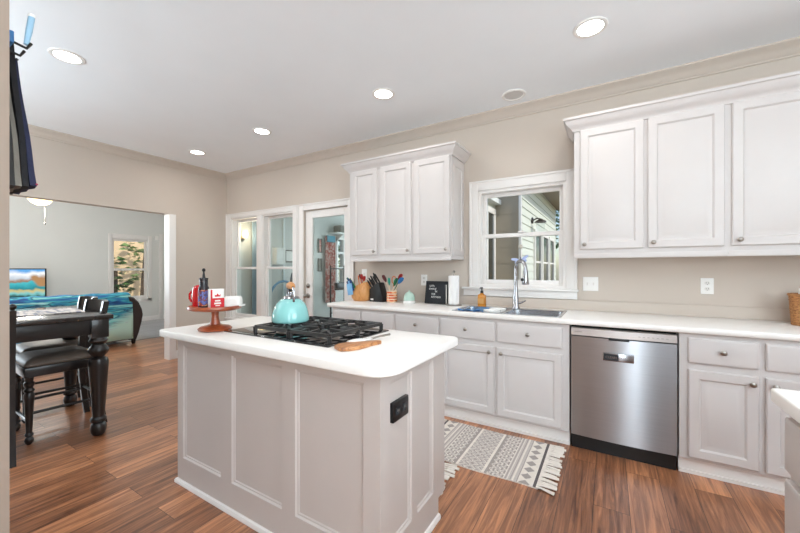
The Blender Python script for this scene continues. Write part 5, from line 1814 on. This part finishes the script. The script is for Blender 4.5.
# ------------------------------------------------------------------ APRONS HANGING ON THE WALL END
ax0 = -3.0802
def hung(label, x0, x1, top, bot, ztop, zbot, m, hem=None):
    """cloth hung flat on the near wall, spreading towards its hem; top and bot are (inner, outer) distances from the wall"""
    t = thing('hanging_apron', label, 'apron', ((x0 + x1) / 2, ax0, zbot), 0, 'aprons on the wall hooks')
    b = B()
    rings = []
    n = 14
    for k in range(9):
        q = k / 8
        z = ztop + (zbot - ztop) * q
        yi = ax0 + top[0] + (bot[0] - top[0]) * q ** 1.25
        yo = ax0 + top[1] + (bot[1] - top[1]) * q ** 1.25
        xs = [x0 + (x1 - x0) * i / n * (0.5 + 0.5 * q) for i in range(n + 1)]
        rip = [0.003 * q * math.sin(x * 75) for x in xs]
        rings.append([(x, yi + w, z) for x, w in zip(xs, rip)] + [(x, yo + w, z) for x, w in reversed(list(zip(xs, rip)))])
    b.rings(rings)
    b.build('cloth', m, t, smooth=60)
    if hem:
        b = B(); b.tube([(x, ax0 + bot[1] + w, zbot + 0.006) for x, w in zip(xs, rip)], 0.003, 6)
        b.build('hem', hem, t)
    b = B(); b.tube([(x0 + 0.03, ax0 + top[0] + 0.004, ztop - 0.01), (x0 + 0.04, ax0 + top[0] + 0.005, ztop + 0.04), (x0 + 0.07, ax0 + top[0] + 0.005, ztop + 0.04), (x0 + 0.08, ax0 + top[0] + 0.004, ztop - 0.01)], 0.0035, 6)
    b.build('neck_loop', m, t)
hung('charcoal apron hanging nearest the wall edge', -1.48, -1.27, (0.004, 0.013), (0.004, 0.020), 1.90, 1.512, M_gunmetal)
hung('grey apron hanging second from the wall edge', -1.49, -1.275, (0.0145, 0.022), (0.0215, 0.035), 1.92, 1.514, M_greycloth)
hung('black apron between the grey and navy ones, its top standing highest', -1.49, -1.275, (0.0235, 0.036), (0.0365, 0.050), 1.985, 1.516, M_blackcloth)
hung('outermost navy apron with a crimson hem', -1.49, -1.272, (0.0375, 0.044), (0.0515, 0.066), 1.93, 1.520, M_navycloth, hem=M_pink)
t = thing('hanging_brush', 'pale blue handled brush hooked above the aprons', 'brush', (-1.30, ax0 + 0.05, 1.9))
b = B(); b.tube([(-1.30, ax0 + 0.046, 1.955), (-1.30, ax0 + 0.052, 2.0), (-1.30, ax0 + 0.058, 2.048)], [0.006, 0.008, 0.008], 10)
b.build('handle', M_skyplastic, t)
b = B(); b.lathe([(0.0085, 0), (0.0085, 0.008), (0.003, 0.011)], (-1.30, ax0 + 0.058, 2.046), 10)
b.build('tip', M_white, t)
t = thing('hook_rail', 'dark hook rail on the wall behind the aprons', 'hook rail', (-1.38, ax0, 1.95))
b = B(); b.box(-1.5, -1.262, ax0 - 0.001, ax0 + 0.014, 1.93, 1.965, 0.003)
b.build('board', M_s_blue, t)
for x in (-1.44, -1.36, -1.29):
    b = B(); b.tube([(x, ax0 + 0.012, 1.945), (x, ax0 + 0.045, 1.94), (x, ax0 + 0.055, 1.96)], 0.004, 8)
    b.build('hook', M_black, t)

# ------------------------------------------------------------------ RECESSED CEILING LIGHTS
def can_light(label, x, y):
    t = thing('recessed_light', label, 'ceiling light', (x, y, CEIL), 0, 'recessed ceiling lights')
    b = B(); b.lathe([(0.098, 0.0), (0.096, -0.006), (0.085, -0.009), (0.074, -0.006), (0.072, -0.001)], n=32, cap0=False, cap1=False)
    b.build('trim_ring', M_white, t, local=True)
    b = B(); b.lathe([(0.073, -0.0045), (0.06, -0.006), (0.01, -0.0075)], n=28, cap0=False)
    b.build('lens', M_canglow, t, local=True)
    return t
def can_lamp(x, y):
    d = bpy.data.lights.new('can_lamp', 'AREA')
    d.shape = 'DISK'; d.size = 0.15; d.energy = CAN_W; d.color = (1.0, 0.98, 0.96); d.spread = math.radians(170)
    o = bpy.data.objects.new('can_lamp', d); COL.objects.link(o); o.location = (x, y, CEIL - 0.012)
first = None
for x, y, lab in ((0.137, -0.88, 'recessed ceiling light in front of the right wall cabinets'),
                  (-1.43, -0.865, 'recessed ceiling light in front of the left wall cabinet'),
                  (-3.02, -0.875, 'recessed ceiling light in front of the glazed door'),
                  (-4.32, -0.86, 'recessed ceiling light nearest the far ceiling corner'),
                  (-3.065, -2.46, 'recessed ceiling light over the dining table'),
                  (-1.43, -2.46, 'recessed ceiling light over the island'),
                  (0.137, -2.46, 'recessed ceiling light above the camera')):
    if first is None:
        first = can_light(lab, x, y)
    else:
        copy_tree(first, (x, y, CEIL), label=lab)
    can_lamp(x, y)
t = thing('ceiling_speaker', 'unlit round white ceiling fixture above the sink window', 'ceiling fixture', (-0.47, -0.27, CEIL))
b = B(); b.lathe([(0.1, 0.0), (0.098, -0.008), (0.084, -0.011), (0.078, -0.005)], n=32, cap0=False, cap1=False)
b.build('trim_ring', M_white, t, local=True)
b = B(); b.lathe([(0.078, -0.005), (0.03, -0.006), (0.002, -0.006)], n=28, cap0=False)
b.build('lens', M_dull, t, local=True)
